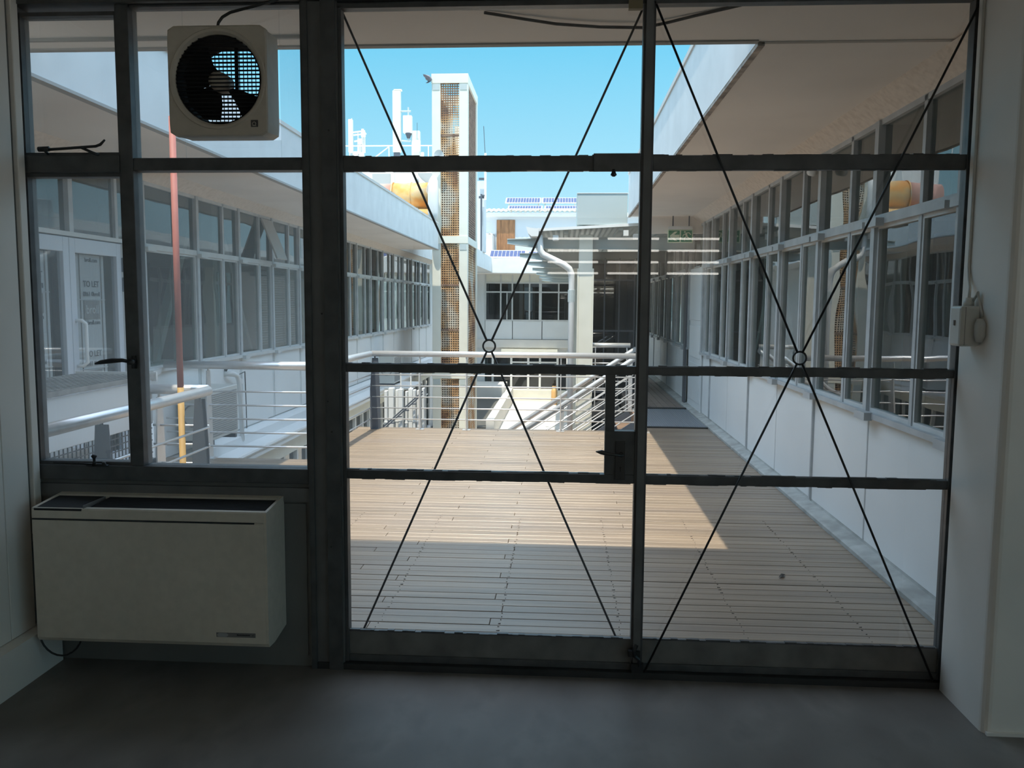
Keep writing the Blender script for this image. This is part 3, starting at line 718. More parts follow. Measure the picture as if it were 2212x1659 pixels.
# double door
for nm, ya, yb in (('door_leaf', LD[0] + .05, 3.192), ('door_leaf', 3.198, LD[1] - .05)):
    f = MB(); m = .082
    for (u0, u1, v0, v1) in ((ya, ya + m, 0, 2.115), (yb - m, yb, 0, 2.115), (ya + m, yb - m, 0, .22), (ya + m, yb - m, 1.995, 2.115)): f.box(LX - .02, LX + .035, u0, u1, v0, v1)
    lf = f.build(nm, mat('pale_blue_white_door', (.62, .66, .72), .4), lw, bevel=.004)
    B('door_glass', glass('door_glass', (.85, .87, .88)), lf, LX, LX + .006, ya + m, yb - m, .22, 1.995)
    if ya > 3.1:
        for z in (1.68, 1.86): B('hinge', grey_m, lf, LX + .03, LX + .05, yb - .005, yb + .02, z, z + .13)
    hy = yb - .05 if ya < 3.1 else ya + .05
    if ya > 3.1:
        h = MB(); h.tube([(LX + .035, hy - .0, 1.05), (LX + .085, hy, 1.05), (LX + .11, hy + .02, 1.08), (LX + .11, hy + .02, 1.40), (LX + .085, hy, 1.43), (LX + .035, hy, 1.43)], .014, 10); h.build('pull_handle', white_m, lf, smooth=True)
        h = MB(); h.tube([(LX - .01, hy - .0, 1.05), (LX - .06, hy + .07, 1.05), (LX - .07, hy + .10, 1.08), (LX - .07, hy + .10, 1.40), (LX - .06, hy + .07, 1.43), (LX - .01, hy, 1.43)], .012, 10); h.build('pull_handle', white_m, lf, smooth=True)
B('door_surround', postw_m, lw, LX - .04, LX + .05, LD[0], LD[0] + .05, 0, 2.12); B('door_surround', postw_m, lw, LX - .04, LX + .05, LD[1] - .05, LD[1], 0, 2.12)
# posters hung behind the door glass
def poster(label, yc, wd, ztop, zbot):
    p = root('letting_poster', label, 'poster', (LX - .04, yc, zbot), group=None)
    sh = MB(); n = 6
    for i in range(n):
        ya = yc - wd / 2 + wd * i / n; yb = yc - wd / 2 + wd * (i + 1) / n
        fa = abs(i - n / 2) / (n / 2) * .012; fb = abs(i + 1 - n / 2) / (n / 2) * .012
        sh.add([(LX - .012 - fa, ya, zbot), (LX - .012 - fb, yb, zbot), (LX - .012 - fb, yb, ztop), (LX - .012 - fa, ya, ztop), (LX - .015 - fa, ya, zbot), (LX - .015 - fb, yb, zbot), (LX - .015 - fb, yb, ztop), (LX - .015 - fa, ya, ztop)],
               [(0, 1, 2, 3), (7, 6, 5, 4), (0, 4, 5, 1), (2, 6, 7, 3)])
    sh.build('sheet', paper_m, p)
    R_ = (PI / 2, 0, PI / 2)
    xx = LX - .009
    def blk(z):
        text('lettering', 'TO LET', text_m, p, (xx, yc, z - .025), .074, R_); text('lettering', '0861 0broll', text_m, p, (xx, yc, z - .105), .055, R_)
        bb = B('logo_block', logo_m, p, LX - .011, xx, yc - .12, yc + .12, z - .305, z - .145)
        text('logo_lettering', 'broll', paper_m, bb, (xx + .002, yc, z - .255), .105, R_); text('lettering', 'broll.com', text_m, p, (xx, yc + .02, z - .35), .05, R_)
    dz_ = .06 if yc < 3 else 0
    text('lettering', 'broll.com', text_m, p, (xx, yc + .01, 1.93), .05, R_)
    blk(1.74 + dz_); blk(1.135 + dz_)
    for z in (1.60 + dz_, 1.0 + dz_): B('joint_tape', white_m, p, LX - .02, xx - .001, yc - wd / 2 + .01, yc + wd / 2 - .01, z, z + .008)
    for q, hh in ((-.165, .006), (.165, .008)): B('fold_line', logo_m, p, LX - .02, xx - .0015, yc + q, yc + q + hh * .5, zbot, ztop)
poster('long grey-white to-let poster behind the right leaf of the left wing door', 3.575, .46, 1.99, .1)
poster('long grey-white to-let poster behind the left leaf, half cut by the window edge', 2.77, .44, 1.99, .1)

# ================================================================== DECK
dk = root('floor_deck', None, None, (0, 3.5, -.05), kind='structure')
def plank(x0, x1, y):
    o = B('deck_board', wood_m, dk, x0, x1, y + .003, y + .087, -.028, 0, .0015)
    o.location.z += random.uniform(-.0012, .0012)
screws = MB()
y = .06; i = 0
while y < 6.98:
    j = (-1.25, -.35, .45, -.8)[i % 4] if y > 2.2 else (-.95, -.35, -1.2, -.3)[i % 4]
    xl = -4.04 if 2.36 < y < 4.72 else -2.6
    xr = RX - .118
    plank(round(xl, 3), j - .0015, y); plank(j + .0015, xr, y)
    if y < 2.6:
        for sx in (-2.1, -1.5, -.9, -.3, .3, .9, 1.5):
            for dy in (.02, .07): screws.tube([(sx + random.uniform(-.01, .01), y + dy, -.001), (sx + random.uniform(-.01, .01), y + dy, .0008)], .003, 6)
    y += .09; i += 1
while y < 7.28:
    plank(1.06, RX - .118, y); y += .09
tag(screws.build('deck_screws', mat('screw_brown', (.09, .07, .06), .6), dk), kind='stuff')
B('joist_bed', mat('dark_joists', (.04, .035, .03), .9), dk, -2.6, RX - .12, .06, 6.98, -.25, -.03)
B('joist_bed', MATS['dark_joists'], dk, -4.04, -2.6, 2.36, 4.76, -.25, -.03)
B('deck_fascia', wood_m, dk, -2.62, 1.06, 6.98, 7.0, -.25, -.002)
B('deck_fascia', wood_m, dk, 1.06, RX - .12, 6.98, 7.28, -.25, -.03)
# ribbed grey ramp plate
rp_ = root('ramp_plate', 'ribbed grey metal ramp plate at the far right end of the deck', 'plate', (1.52, 8.25, 0))
B('plate', mat('ramp_grey', (.20, .22, .24), .5), rp_, 1.06, RX - .12, 7.32, 9.2, -.02, .01)
rb = MB(); x = 1.08
while x < RX - .14: rb.box(x, x + .012, 7.34, 9.18, .0095, .014); x += .03
tag(rb.build('ribs', MATS['ramp_grey'], rp_), kind='stuff')
B('edge_strip', black_m, rp_, 1.06, RX - .12, 7.27, 7.33, -.02, .016); B('edge_strip', black_m, rp_, 1.06, RX - .12, 9.18, 9.26, -.02, .03)
# walkway beyond
wk = root('floor_walkway', None, None, (1.6, 14, -.05), kind='structure')
x = 1.07
while x < RX - .13:
    for ya, yb in ((9.27, 13.2), (13.21, 17.4), (17.41, 21.6)): B('walkway_board', tile_m, wk, x, x + .095, ya, yb, -.03, .012)
    x += .1
B('walkway_bed', MATS['dark_joists'], wk, 1.06, RX - .12, 7.0, 21.6, -.3, -.03)
# leaf on deck
lf = MB(); lf.add([(1.285, 1.36, .004), (1.30, 1.345, .012), (1.335, 1.40, .010), (1.325, 1.41, .003), (1.305, 1.385, .018)], [(0, 1, 4), (1, 2, 4), (2, 3, 4), (3, 0, 4)])
tag(lf.build('fallen_leaf', mat('dead_leaf', (.03, .02, .012), .8), None), 'tiny dark curled leaf lying on the shaded deck by the right door', 'leaf')

# ================================================================== RAILINGS
def railing(name, label, path, fins, zb=0.0, zt=.955, end_fins=True, rods=5, loc=None, group=None):
    loc = loc or (path[0][0], path[0][1], zb)
    t = root(name, label, 'railing', loc)
    MB().tube([(x, y, z + zt) for x, y, z in path], .036, 12).build('top_rail', chrome_m, t, smooth=True)
    for k in range(rods):
        h = .13 + .14 * k
        MB().tube([(x, y, z + h) for x, y, z in path], .0085, 8).build('rod', chrome_m, t, smooth=True)
    for (x, y, z, ax) in fins:
        f = MB()
        # flat tapering plate post, broad side across the rail
        lo_, hi_ = .065, .04
        if ax == 'x':   # plate lies in XZ plane
            f.prism([(-lo_, 0), (lo_, 0), (lo_ - .005, .5), (hi_, .90), (-hi_ + .005, .90), (-lo_, .5)], lambda u, v, d: (x + u, y + d, z + v), -.006, .006)
        else:
            f.prism([(-lo_, 0), (lo_, 0), (lo_ - .005, .5), (hi_, .90), (-hi_ + .005, .90), (-lo_, .5)], lambda u, v, d: (x + d, y + u, z + v), -.006, .006)
        f.tube([(x, y, z + .89), (x, y, z + .93)], .01, 8); f.box(x - .05, x + .05, y - .05, y + .05, z, z + .008)
        f.build('post', chrome_m if ax == 'y' else grey_m, t)  # edge-on posts get paler steel, imitating their sunlit look by colour
railing('deck_railing', 'long satin steel railing along the far edge of the deck', [(-2.40, 6.85, 0), (1.05, 6.85, 0)], [(-2.36, 6.85, 0, 'x'), (-1.79, 6.85, 0, 'y'), (-1.2, 6.85, 0, 'y'), (-.02, 6.85, 0, 'y'), (1.04, 6.85, 0, 'y')])
railing('deck_railing', 'steel railing on the left deck edge that turns across to the left wing', [(-2.41, 6.80, 0), (-2.44, 4.70, 0), (-4.03, 4.70, 0)], [(-2.46, 4.68, 0, 'x'), (-3.58, 4.70, 0, 'y')])
railing('deck_railing', 'near steel railing beside the mesh enclosure, left of the red and yellow pole', [(-2.55, .25, 0), (-2.55, 2.33, 0)], [(-2.60, 1.02, 0, 'x'), (-2.60, 2.30, 0, 'x')], loc=(-2.55, 1.3, 0))
railing('deck_railing', 'short stub of railing meeting the near railing behind the red and yellow pole', [(-2.58, 2.40, 0), (-3.0, 2.40, 0)], [(-2.95, 2.40, 0, 'y')])
# red and yellow pole
pp = root('striped_pole', 'slim upright pole painted red above and yellow below', 'pole', (-2.70, 2.22, -.3))
MB().tube([(-2.70, 2.22, -2.9), (-2.70, 2.22, .99)], .0225, 14).build('yellow_section', yel_m, pp, smooth=True)
tag(MB().tube([(-2.70, 2.22, .99), (-2.70, 2.22, 2.86)], .0222, 14).build('red_section', red_m, pp, smooth=True))

# ================================================================== ENCLOSURE (left, near)
en = root('plant_enclosure', 'white panelled plant enclosure with grating lid and mesh sides beside the left wing door', 'enclosure', (-3.3, 1.3, -.2))
B('white_panel', panel_m, en, -3.04, -3.01, .25, 2.42, .70, 1.02, .004); B('end_panel', panel_m, en, -3.55, -3.04, 2.39, 2.42, .70, 1.02, .004)
gt = MB(); 
yy = .25
while yy < 2.44: gt.bar((-3.0, yy, 1.045), (-3.58, yy, 1.045), .005, .032); yy += .055
xx = -3.0
while xx > -3.6: gt.bar((xx, .25, 1.045), (xx, 2.44, 1.045), .005, .032); xx -= .045
tag(gt.build('grating_lid', mat('galvanised_grate', (.34, .33, .31), .6, n_scale=9, n_amt=.25), en), kind='stuff')
B('end_edge', white_m, en, -3.6, -2.985, 2.44, 2.46, 1.01, 1.075)
ms = MB(); z = -.1
while z < .70: ms.bar((-3.02, .25, z), (-3.02, 2.42, z), .005, .007); z += .045
yy = .25
while yy < 2.42: ms.bar((-3.025, yy, -.1), (-3.025, yy, .70), .005, .007); yy += .045
tag(ms.build('mesh_side', mat('dark_mesh', (.10, .10, .105), .6), en), kind='stuff')
B('plinth', panel_m, en, -3.6, -3.0, .25, 2.42, -.3, -.1)
for z in (.42, .22): MB().bar((-2.99, .25, z), (-2.99, 2.42, z), .02, .05).build('rail', grey_m, en)
MB().tube([(-3.12, 2.52, -.3), (-3.12, 2.52, .70)], .055, 14).build('round_leg', white_m, en, smooth=True)
B('inner_unit', panel_m, en, -3.5, -3.2, .6, 1.9, -.1, .6)

# condenser unit on left wing wall by bridge
def condenser(label, x0, x1, y0, y1, z0, z1, group=None):
    t = root('condenser_unit', label, 'air unit', ((x0 + x1) / 2, (y0 + y1) / 2, z0), group=group)
    B('casing', mat('unit_cream', (.60, .60, .56), .5), t, x0, x1, y0, y1, z0, z1, .008)
    g = MB(); z = z0 + .04
    while z < z1 - .04: g.box(x1, x1 + .006, y0 + .04, y1 - .04, z, z + .008); z += .022
    g.build('coil_grille', mat('coil_grey', (.25, .25, .25), .6), t)
    f = MB(); f.torus(((x0 + x1) / 2, y0 - .004, (z0 + z1) / 2), min(x1 - x0, z1 - z0) * .36, .008, 'y', 20, 6); f.build('fan_ring', MATS['coil_grey'], t)
    for yy in (y0 + .05, y1 - .09): B('foot', grey_m, t, x0, x1, yy, yy + .04, z0 - .06, z0)
condenser('louvred grey condenser unit behind the pole, low against the left wing', -4.04, -3.70, 5.0, 5.75, .12, .66)
# downpipe on left wall
dp = root('waste_pipe', 'slim white waste pipe with elbow on the left wing wall', 'pipe', (-4.02, 6.5, -.2))
MB().tube([(-4.09, 6.33, .72), (-4.0, 6.36, .72), (-4.0, 6.50, .69), (-4.0, 6.56, .60), (-4.0, 6.62, -.14)], .028, 12).build('pipe_run', white_m, dp, smooth=True)
MB().tube([(-4.0, 6.58, .64), (-4.0, 6.58, .58)], .04, 12).build('collar', white_m, dp)
MB().tube([(-4.08, 6.34, .76), (-4.04, 6.34, .84)], .02, 10).build('vent_cap', black_m, dp)
MB().tube([(-3.98, 6.50, .70), (-3.98, 6.70, .72), (-3.98, 6.72, .3), (-3.98, 6.72, .0)], .006, 6).build('thin_cable', black_m, dp)

# ================================================================== COURTYARD BELOW
struct(B('floor_courtyard', conc_m, None, -10, 8, .3, 60, -3.2, -2.6))
struct(B('floor_ground', mat('wide_ground', (.34, .32, .29), .95, n_scale=.4, n_amt=.2), None, -90, 90, -90, 120, -3.6, -3.2))
pb = root('planter_wall', 'low grey concrete planter along the shaded side of the courtyard', 'planter', (-2.6, 28, -2.6))
B('kerb_block', slab_m, pb, -2.35, -2.1, 22, 31.9, -2.6, -2.0); B('bed', mat('dark_soil', (.10, .10, .09), .9), pb, -4.05, -2.35, 22, 31.9, -2.6, -2.25); B('end_block', slab_m, pb, -4.05, -2.35, 30.0, 31.9, -2.25, -1.75)
# pipes and condensers on lower left (sunlit vertical white pipes)
k = 0
for i, (x, wdt, zt) in enumerate(((-2.735, .045, .23), (-2.66, .078, .27), (-2.576, .042, .24), (-2.505, .066, .26), (-2.42, .032, .22), (-2.362, .064, .26), (-2.29, .034, .25), (-2.228, .05, .24), (-2.165, .032, .27))):
    y_ = 9.2 + .04 * (i % 3)
    t = root('white_duct', 'tall white duct in the lower courtyard, %s from the left of nine' % ('first', 'second', 'third', 'fourth', 'fifth', 'sixth', 'seventh', 'eighth', 'ninth')[i], 'duct', (x, y_, -2.6), group='white ducts in the lower courtyard')
    B('duct_body', white_m, t, x - wdt / 2, x + wdt / 2, y_, y_ + .12, -2.6, zt, .006); B('flange', white_m, t, x - wdt / 2 - .006, x + wdt / 2 + .006, y_ - .006, y_ + .126, zt - .5, zt - .48)
    if i in (3, 5): MB().tube([(x, y_ + .06, zt), (x, y_ + .06, zt + .26)], .012, 10).build('riser', white_m, t)
dt = root('cable_tray', 'slanting dark cable tray in front of the white courtyard ducts', 'tray', (-2.45, 9.1, -.3))
for q in (0, .16): MB().bar((-2.82, 9.12 + q * .1, -.42 + q * .25), (-2.14, 9.12 + q * .1, .20 + q * .25), .012, .02).build('side_rail', grey_m, dt)
for q in range(6): MB().bar((-2.76 + q * .11, 9.105, -.36 + q * .1), (-2.68 + q * .11, 9.105, -.355 + q * .1), .012, .018).build('arm', grey_m, dt)
condenser('white condenser unit under the left wing soffit, just left of the mesh tower', -3.95, -3.62, 14.2, 15.0, -.15, .45)
B('condenser_shelf', white_m, None, -4.05, -3.2, 13.9, 15.3, -.24, -.2)
tag(bpy.data.objects['condenser_shelf'], 'thin white shelf bracket carrying a condenser on the left wing wall', 'shelf')

# ================================================================== MESH TOWER
tw = root('mesh_tower', 'tall cream steel tower clad in rusty square mesh', 'tower', (-2.79, 18.1, -2.6))
TX0, TX1, TY0, TY1, TZ = -3.225, -2.355, 17.0, 19.3, 7.07
pw = .21
for x in (TX0, TX1 - pw):
    for y in (TY0, TY1 - pw): B('corner_post', cream_m, tw, x, x + pw, y, y + pw, -2.6, TZ, .006)
for z0, z1 in ((6.85, 7.07), (3.045, 3.22), (-.28, -.07)):
    B('cross_beam', cream_m, tw, TX0 - .01, TX1 + .01, TY0 - .012, TY0 + .1, z0, z1); B('cross_beam', cream_m, tw, TX1 - .1, TX1 + .006, TY0 + .1, TY1, z0, z1)
    B('cross_beam', cream_m, tw, TX0, TX1, TY1 - .1, TY1 + .006, z0, z1); B('cross_beam', cream_m, tw, TX0 - .006, TX0 + .1, TY0 + .1, TY1, z0, z1)
    for x in (TX0 + .02, TX1 - pw + .02): B('gusset_plate', porch_m, tw, x, x + pw - .04, TY0 - .010, TY0 + .01, z0 - .16, z0 - .02)
for z0, z1 in ((3.22, 6.85), (-.07, 3.045), (-2.6, -.28)):
    g = MB(); x = TX0 + pw
    while x < TX1 - pw: g.box(x, x + .022, TY0 + .03, TY0 + .045, z0, z1); x += .0555
    z = z0
    while z < z1: g.box(TX0 + pw, TX1 - pw, TY0 + .028, TY0 + .047, z, z + .022); z += .0555
    tag(g.build('front_mesh', rust_m, tw), kind='stuff')
    g = MB(); y = TY0 + pw
    while y < TY1 - pw: g.box(TX1 - .05, TX1 - .035, y, y + .03, z0, z1); y += .08
    z = z0
    while z < z1: g.box(TX1 - .052, TX1 - .033, TY0 + pw, TY1 - pw, z, z + .035); z += .06
    tag(g.build('side_mesh', rust_m if z1 < 3.3 else rustd_m, tw), kind='stuff')
    if z1 < 6:
        B('back_sheet', mat('dull_tower_sheet', (.34, .30, .25), .8, n_scale=2, n_amt=.3), tw, TX0 + .1, TX1 - .1, TY1 - .09, TY1 - .08, z0, z1)
    B('left_sheet', rustd_m, tw, TX0 + .08, TX0 + .1, TY0 + pw, TY1 - pw, z0, min(z1, 6.7))
for z in (2.0, .9, 4.9, 5.6): B('mesh_joint', rustd_m, tw, TX0 + pw, TX1 - pw, TY0 + .02, TY0 + .05, z, z + .05)
B('back_sheet', rustd_m, tw, TX0 + .1, TX1 - .1, TY1 - .09, TY1 - .08, 3.22, 6.1)
MB().tube([(-2.66, 18.3, 3.3), (-2.76, 18.3, 6.1)], .07, 10).build('inner_flue', cream_m, tw, smooth=True)
# pigeon
pg = root('pigeon', 'grey pigeon clinging to the top left corner of the mesh tower', 'bird', (-3.3, 16.95, 6.9))
MB().tube([(-3.23, 16.96, 6.90), (-3.27, 16.95, 6.93), (-3.32, 16.95, 6.97), (-3.36, 16.95, 7.0), (-3.38, 16.95, 7.01), (-3.41, 16.95, 7.0)], [.03, .06, .065, .04, .032, .012], 12).build('body', mat('pigeon_grey', (.20, .21, .24), .7), pg, smooth=True)
MB().prism([(-3.25, 6.96), (-3.36, 7.02), (-3.42, 7.03), (-3.40, 6.98), (-3.33, 6.93), (-3.27, 6.91)], lambda u, v, d: (u, d, v), 16.875, 16.89).build('wing', mat('pigeon_dark', (.10, .10, .12), .7), pg)
MB().prism([(-3.26, 6.92), (-3.33, 6.86), (-3.36, 6.84), (-3.31, 6.84), (-3.24, 6.88)], lambda u, v, d: (u, d, v), 16.93, 16.95).build('tail', MATS['pigeon_dark'], pg)

# ================================================================== ROOFTOP PLANT (left)
rd = root('rusty_duct', 'large rusted horizontal duct on the left wing roof beside the mesh tower', 'duct', (-4.1, 18.2, 3.5))
MB().tube([(-4.42, 18.3, 4.33), (-3.36, 18.2, 4.33)], .345, 28).build('duct_section', duct_m, rd, smooth=True)
tag(MB().tube([(-5.4, 18.4, 4.33), (-4.45, 18.3, 4.33)], .33, 28).build('pink_section', mat('faded_pink_duct', (.62, .36, .30), .7, n_scale=4, n_amt=.15), rd, smooth=True), 'faded pink duct section')
for x in (-4.43, -3.95, -3.42): MB().tube([(x - .015, 18.25, 4.33), (x + .015, 18.25, 4.33)], .36, 28).build('flange', duct_m, rd)
MB().tube([(-5.0, 18.0, 3.7), (-3.36, 17.9, 3.7)], .27, 24).build('lower_duct', duct_m, rd, smooth=True)
for x in (-4.9, -3.8): B('cradle', porch_m, rd, x, x + .06, 17.9, 18.6, 3.5, 4.0)
eb = root('white_elbow', 'rounded white duct elbow at the roof edge in front of the tower', 'duct', (-3.16, 16.7, 3.5))
MB().tube([(-3.155, 16.72, 3.51), (-3.155, 16.72, 3.75), (-3.155, 16.72, 4.2), (-3.155, 16.75, 4.5), (-3.155, 16.8, 4.62)], [.10, .13, .13, .11, .05], 20).build('elbow', white_m, eb, smooth=True)
MB().tube([(-3.36, 17.4, 4.35), (-3.25, 17.0, 4.45), (-3.2, 16.86, 4.4)], .08, 14).build('branch', white_m, eb, smooth=True)
dh = root('satellite_dish', 'small white dish on the left post of the tower', 'dish', (-3.05, 16.85, 4.95))
dd = MB(); R_, n_ = .17, 24; vs = [(-3.03, 16.86, 5.08)]
for q in range(1, 5):
    for j in range(n_): a = 2 * PI * j / n_; r_ = R_ * q / 4; vs.append((-3.03 + r_ * math.cos(a) * .75, 16.86 - .05 * (q / 4) ** 2, 5.08 + r_ * math.sin(a)))
fs = [(0, 1 + j, 1 + (j + 1) % n_) for j in range(n_)]
for q in range(3):
    for j in range(n_): a = 1 + q * n_; fs.append((a + j, a + (j + 1) % n_, a + n_ + (j + 1) % n_, a + n_ + j))
dd.add(vs, fs); dd.build('dish_bowl', white_m, dh, smooth=True); MB().tube([(-3.03, 16.87, 5.05), (-3.05, 17.02, 5.0)], .015, 8).build('arm', grey_m, dh)
pb2 = root('rooftop_plant_room', 'white rooftop plant room with louvres behind the rusty duct', 'building', (-6.2, 27, 3.5))
B('wall', white_m, pb2, -8.6, -4.2, 26, 29, 3.46, 6.5, .01)
B('louvre_panel', mat('louvre_grey', (.42, .43, .42), .6), pb2, -6.75, -6.1, 25.96, 26, 5.5, 6.08); B('side_panel', MATS['louvre_grey'], pb2, -5.15, -4.5, 25.97, 26, 5.4, 6.1)
B('frame', white_m, pb2, -6.08, -5.96, 25.9, 26, 5.3, 6.15); B('box', white_m, pb2, -7.9, -7.2, 25.7, 26, 5.4, 6.15)
for k in range(5): MB().tube([(-5.25 + k * .02, 25.9, 6.15 - .0), (-5.0, 25.88, 5.85 - k * .06), (-4.7, 25.88, 5.62 - k * .05), (-4.4, 25.88, 5.75 - k * .05), (-4.25, 25.9, 6.1)], .02, 6).build('hanging_cable', white_m, pb2)
gr_ = root('roof_guardrail', 'thin white guard rail around the antennas on the plant room roof', 'railing', (-6.2, 26.3, 6.5))
for z in (7.08, 6.68): MB().tube([(-9.5, 26.2, z), (-4.3, 26.2, z)], .022, 6).build('rail', white_m, gr_)
for x in (-9, -7.6, -6.2, -4.8): MB().tube([(x, 26.2, 6.5), (x, 26.2, 7.1)], .02, 6).build('upright', white_m, gr_)
MB().tube([(-6.95, 26.2, 6.5), (-6.2, 26.2, 7.05)], .02, 6).build('strut', white_m, gr_)
an = root('panel_antenna', 'tall cream panel antenna, the largest on the far rooftop', 'antenna', (-6.08, 27, 6.5))
B('panel', cream_m, an, -6.23, -5.94, 27, 27.18, 7.0, 9.18, .02); MB().tube([(-6.08, 27.3, 6.5), (-6.08, 27.3, 9.2)], .05, 10).build('mast', porch_m, an); B('bottom_cap', grey_m, an, -6.2, -5.98, 27.02, 27.16, 6.75, 7.0); B('top_cap', cream_m, an, -6.18, -5.9, 27, 27.2, 9.18, 9.22)
an = root('radio_unit', 'white boxy radio unit hung on a bracket right of the tall antenna', 'antenna', (-5.7, 27, 7.2))
B('unit', white_m, an, -5.855, -5.53, 27, 27.2, 7.68, 8.30, .02); MB().tube([(-5.94, 27.1, 8.46), (-5.58, 27.1, 8.46)], .03, 8).build('bracket', porch_m, an); MB().tube([(-5.67, 27.1, 7.45), (-5.67, 27.1, 8.6)], .03, 8).build('pole', porch_m, an)
MB().tube([(-5.94, 27.1, 7.42), (-5.58, 27.1, 7.4)], .03, 8).build('bracket', porch_m, an); MB().tube([(-5.67, 27.1, 7.68), (-5.67, 27.1, 7.5)], [.12, .05], 10).build('connector', grey_m, an)
an = root('panel_antenna', 'shorter cream antenna with strapped box, between radio unit and tower', 'antenna', (-5.35, 27, 6.5))
B('panel', cream_m, an, -5.56, -5.26, 27.1, 27.3, 6.5, 7.78, .02); B('strapped_box', white_m, an, -5.50, -5.22, 26.95, 27.1, 7.05, 7.42, .02); MB().tube([(-5.37, 27.2, 7.75), (-5.37, 27.2, 8.08)], .008, 6).build('whip', grey_m, an)
MB().tube([(-5.36, 27.0, 7.42), (-5.34, 27.0, 7.75)], .03, 8).build('clamp', porch_m, an); B('stub', white_m, an, -5.2, -5.1, 27.0, 27.1, 6.5, 7.0)
an = root('panel_antenna', 'leftmost thin cream antenna beside a cluster of brackets', 'antenna', (-7.75, 27, 6.5))
B('panel', cream_m, an, -7.86, -7.70, 27, 27.15, 7.0, 8.18, .02); MB().tube([(-7.77, 27.2, 6.5), (-7.77, 27.2, 8.25)], .03, 8).build('mast', porch_m, an)
an = root('antenna_cluster', 'cluster of small white brackets and remote radio heads on a mast', 'antenna', (-7.4, 27, 6.5))
for x, z0, z1, r_ in ((-7.52, 6.5, 7.75, .03), (-7.35, 6.5, 7.85, .05), (-7.45, 6.9, 7.5, .06), (-7.28, 7.0, 7.6, .03)): MB().tube([(x, 27.1, z0), (x, 27.1, z1)], r_, 8).build('mast', white_m, an)
for x0, x1, z in ((-7.7, -7.25, 7.72), (-7.68, -7.2, 7.62), (-7.65, -7.3, 7.4), (-7.7, -7.3, 6.95)): MB().bar((x0, 27.05, z), (x1, 27.05, z + .05), .04, .05).build('arm', white_m, an)
for x, z in ((-7.58, 6.85), (-7.36, 6.8), (-7.42, 7.3), (-7.3, 7.55)): B('radio_head', white_m, an, x - .08, x + .08, 26.95, 27.05, z, z + .18, .01)
an = root('whip_antenna', 'thin whip antenna with clamp rising just right of the tower', 'antenna', (-2.9, 27, 3.5))
MB().tube([(-2.87, 27, 6.9), (-2.93, 27, 7.9)], .012, 6).build('whip', grey_m, an); MB().tube([(-2.86, 27, 5.3), (-2.86, 27, 6.95)], .045, 8).build('tube', white_m, an); MB().bar((-3.0, 26.95, 3.46), (-3.0, 26.95, 5.5), .06, .06, upv=(0, 1, 0)).build('mast', grey_m, an); MB().bar((-3.0, 26.95, 5.45), (-2.86, 27, 5.45), .05, .05).build('clamp', grey_m, an)
for z in (5.4, 6.05): MB().bar((-3.1, 27.05, z), (-2.86, 27.05, z), .05, .08).build('clamp', grey_m, an)
tb2 = root('grey_cabinet_tower', 'narrow pale grey rooftop block directly behind the right side of the tower', 'building', (-3.2, 27.5, 3.4))
B('block', mat('pale_block', (.62, .66, .68), .7), tb2, -4.0, -2.92, 27.2, 28, 3.46, 6.0)
B('slot', grey_m, tb2, -3.02, -2.99, 27.18, 27.2, 4.4, 4.9)

# ================================================================== REAR WING
RY = 32.2
re = root('rear_wing', 'far two-storey wing closing the courtyard, with gridded windows', 'building', (-1.5, RY, -2.6))
MB().box(-9, 4, 31, 36, ZC - .04, 3.42).build('roof_slab', fascia_m, re)
B('soffit_board', soff_m, re, -9, 3.9, 31.02, RY + .1, ZC - .06, ZC - .041)
B('head_panel', cream_m, re, -3.35, .35, RY, RY + .1, 2.47, 2.83)
xs = [-3.32, -2.67, -2.175, -1.44, -.98, -.20, .29]
for i, x in enumerate(xs): B('mullion', postw_m, re, x - (.06 if i == 4 else .03), x + (.06 if i == 4 else .03), RY - .06, RY + .02, .88, 2.80)
for z in (.86, 2.06, 2.45): B('transom', postw_m, re, -3.34, .31, RY - .05, RY + .02, z - .03, z + .03)
for a, b in zip(xs[:-1], xs[1:]):
    B('pane', dgl_m, re, a + .03, b - .03, RY - .01, RY, .89, 2.03); B('pane', dgl_m, re, a + .03, b - .03, RY - .01, RY, 2.09, 2.42)
B('open_sash', postw_m, re, -2.42, -2.38, RY - .10, RY - .05, .9, 2.02)
for a, b in ((-3.34, -2.17), (-2.16, -.90), (-.89, .31)): B('wall_panel', panel_m, re, a + .01, b - .01, RY - .03, RY + .1, .06, .83, .004)
B('floor_band', slab_m, re, -4, 4, RY - .12, RY + .1, -.30, .04)
B('side_wall', panel_m, re, -4.05, -3.35, RY - .03, RY + .1, -2.6, 2.83); B('side_wall', panel_m, re, .32, 4, RY - .03, RY + .1, -2.6, 2.83)
B('office_floor', dark_fl, re, -4, 4, RY + .1, 36, -.1, .0); B('back_wall', mat('teal_dim', (.05, .075, .07), .9), re, -4, 4, 35.8, 36, -2.6, 2.83)
B('lower_beam', slab_m, re, -3.35, .32, RY, RY + .2, -.72, -.30)
aw = MB(); aw.bar((-2.62, RY - .12, -.42), (-.22, RY - .12, -.42), .3, .12); aw.build('light_canopy', cream_m, re)
for x in (-3.0, -2.2, -1.47, -.97, -.22, .2): B('lower_mullion', white_m, re, x - .045, x + .045, RY - .08, RY + .02, -2.08, -.42)
for z in (-2.10, -.93): B('lower_transom', white_m, re, -2.25, -.18, RY - .07, RY + .02, z - .03, z + .03)
for a, b in ((-3.3, -3.0), (-3.0, -2.2), (-2.2, -1.47), (-1.47, -.97), (-.97, -.22), (-.22, .3)): B('lower_pane', dgl_m, re, a + .04, b - .04, RY - .01, RY, -2.1, -.7)
B('plinth', cream_m, re, -3.35, .4, RY - .15, RY + .1, -2.6, -2.12)
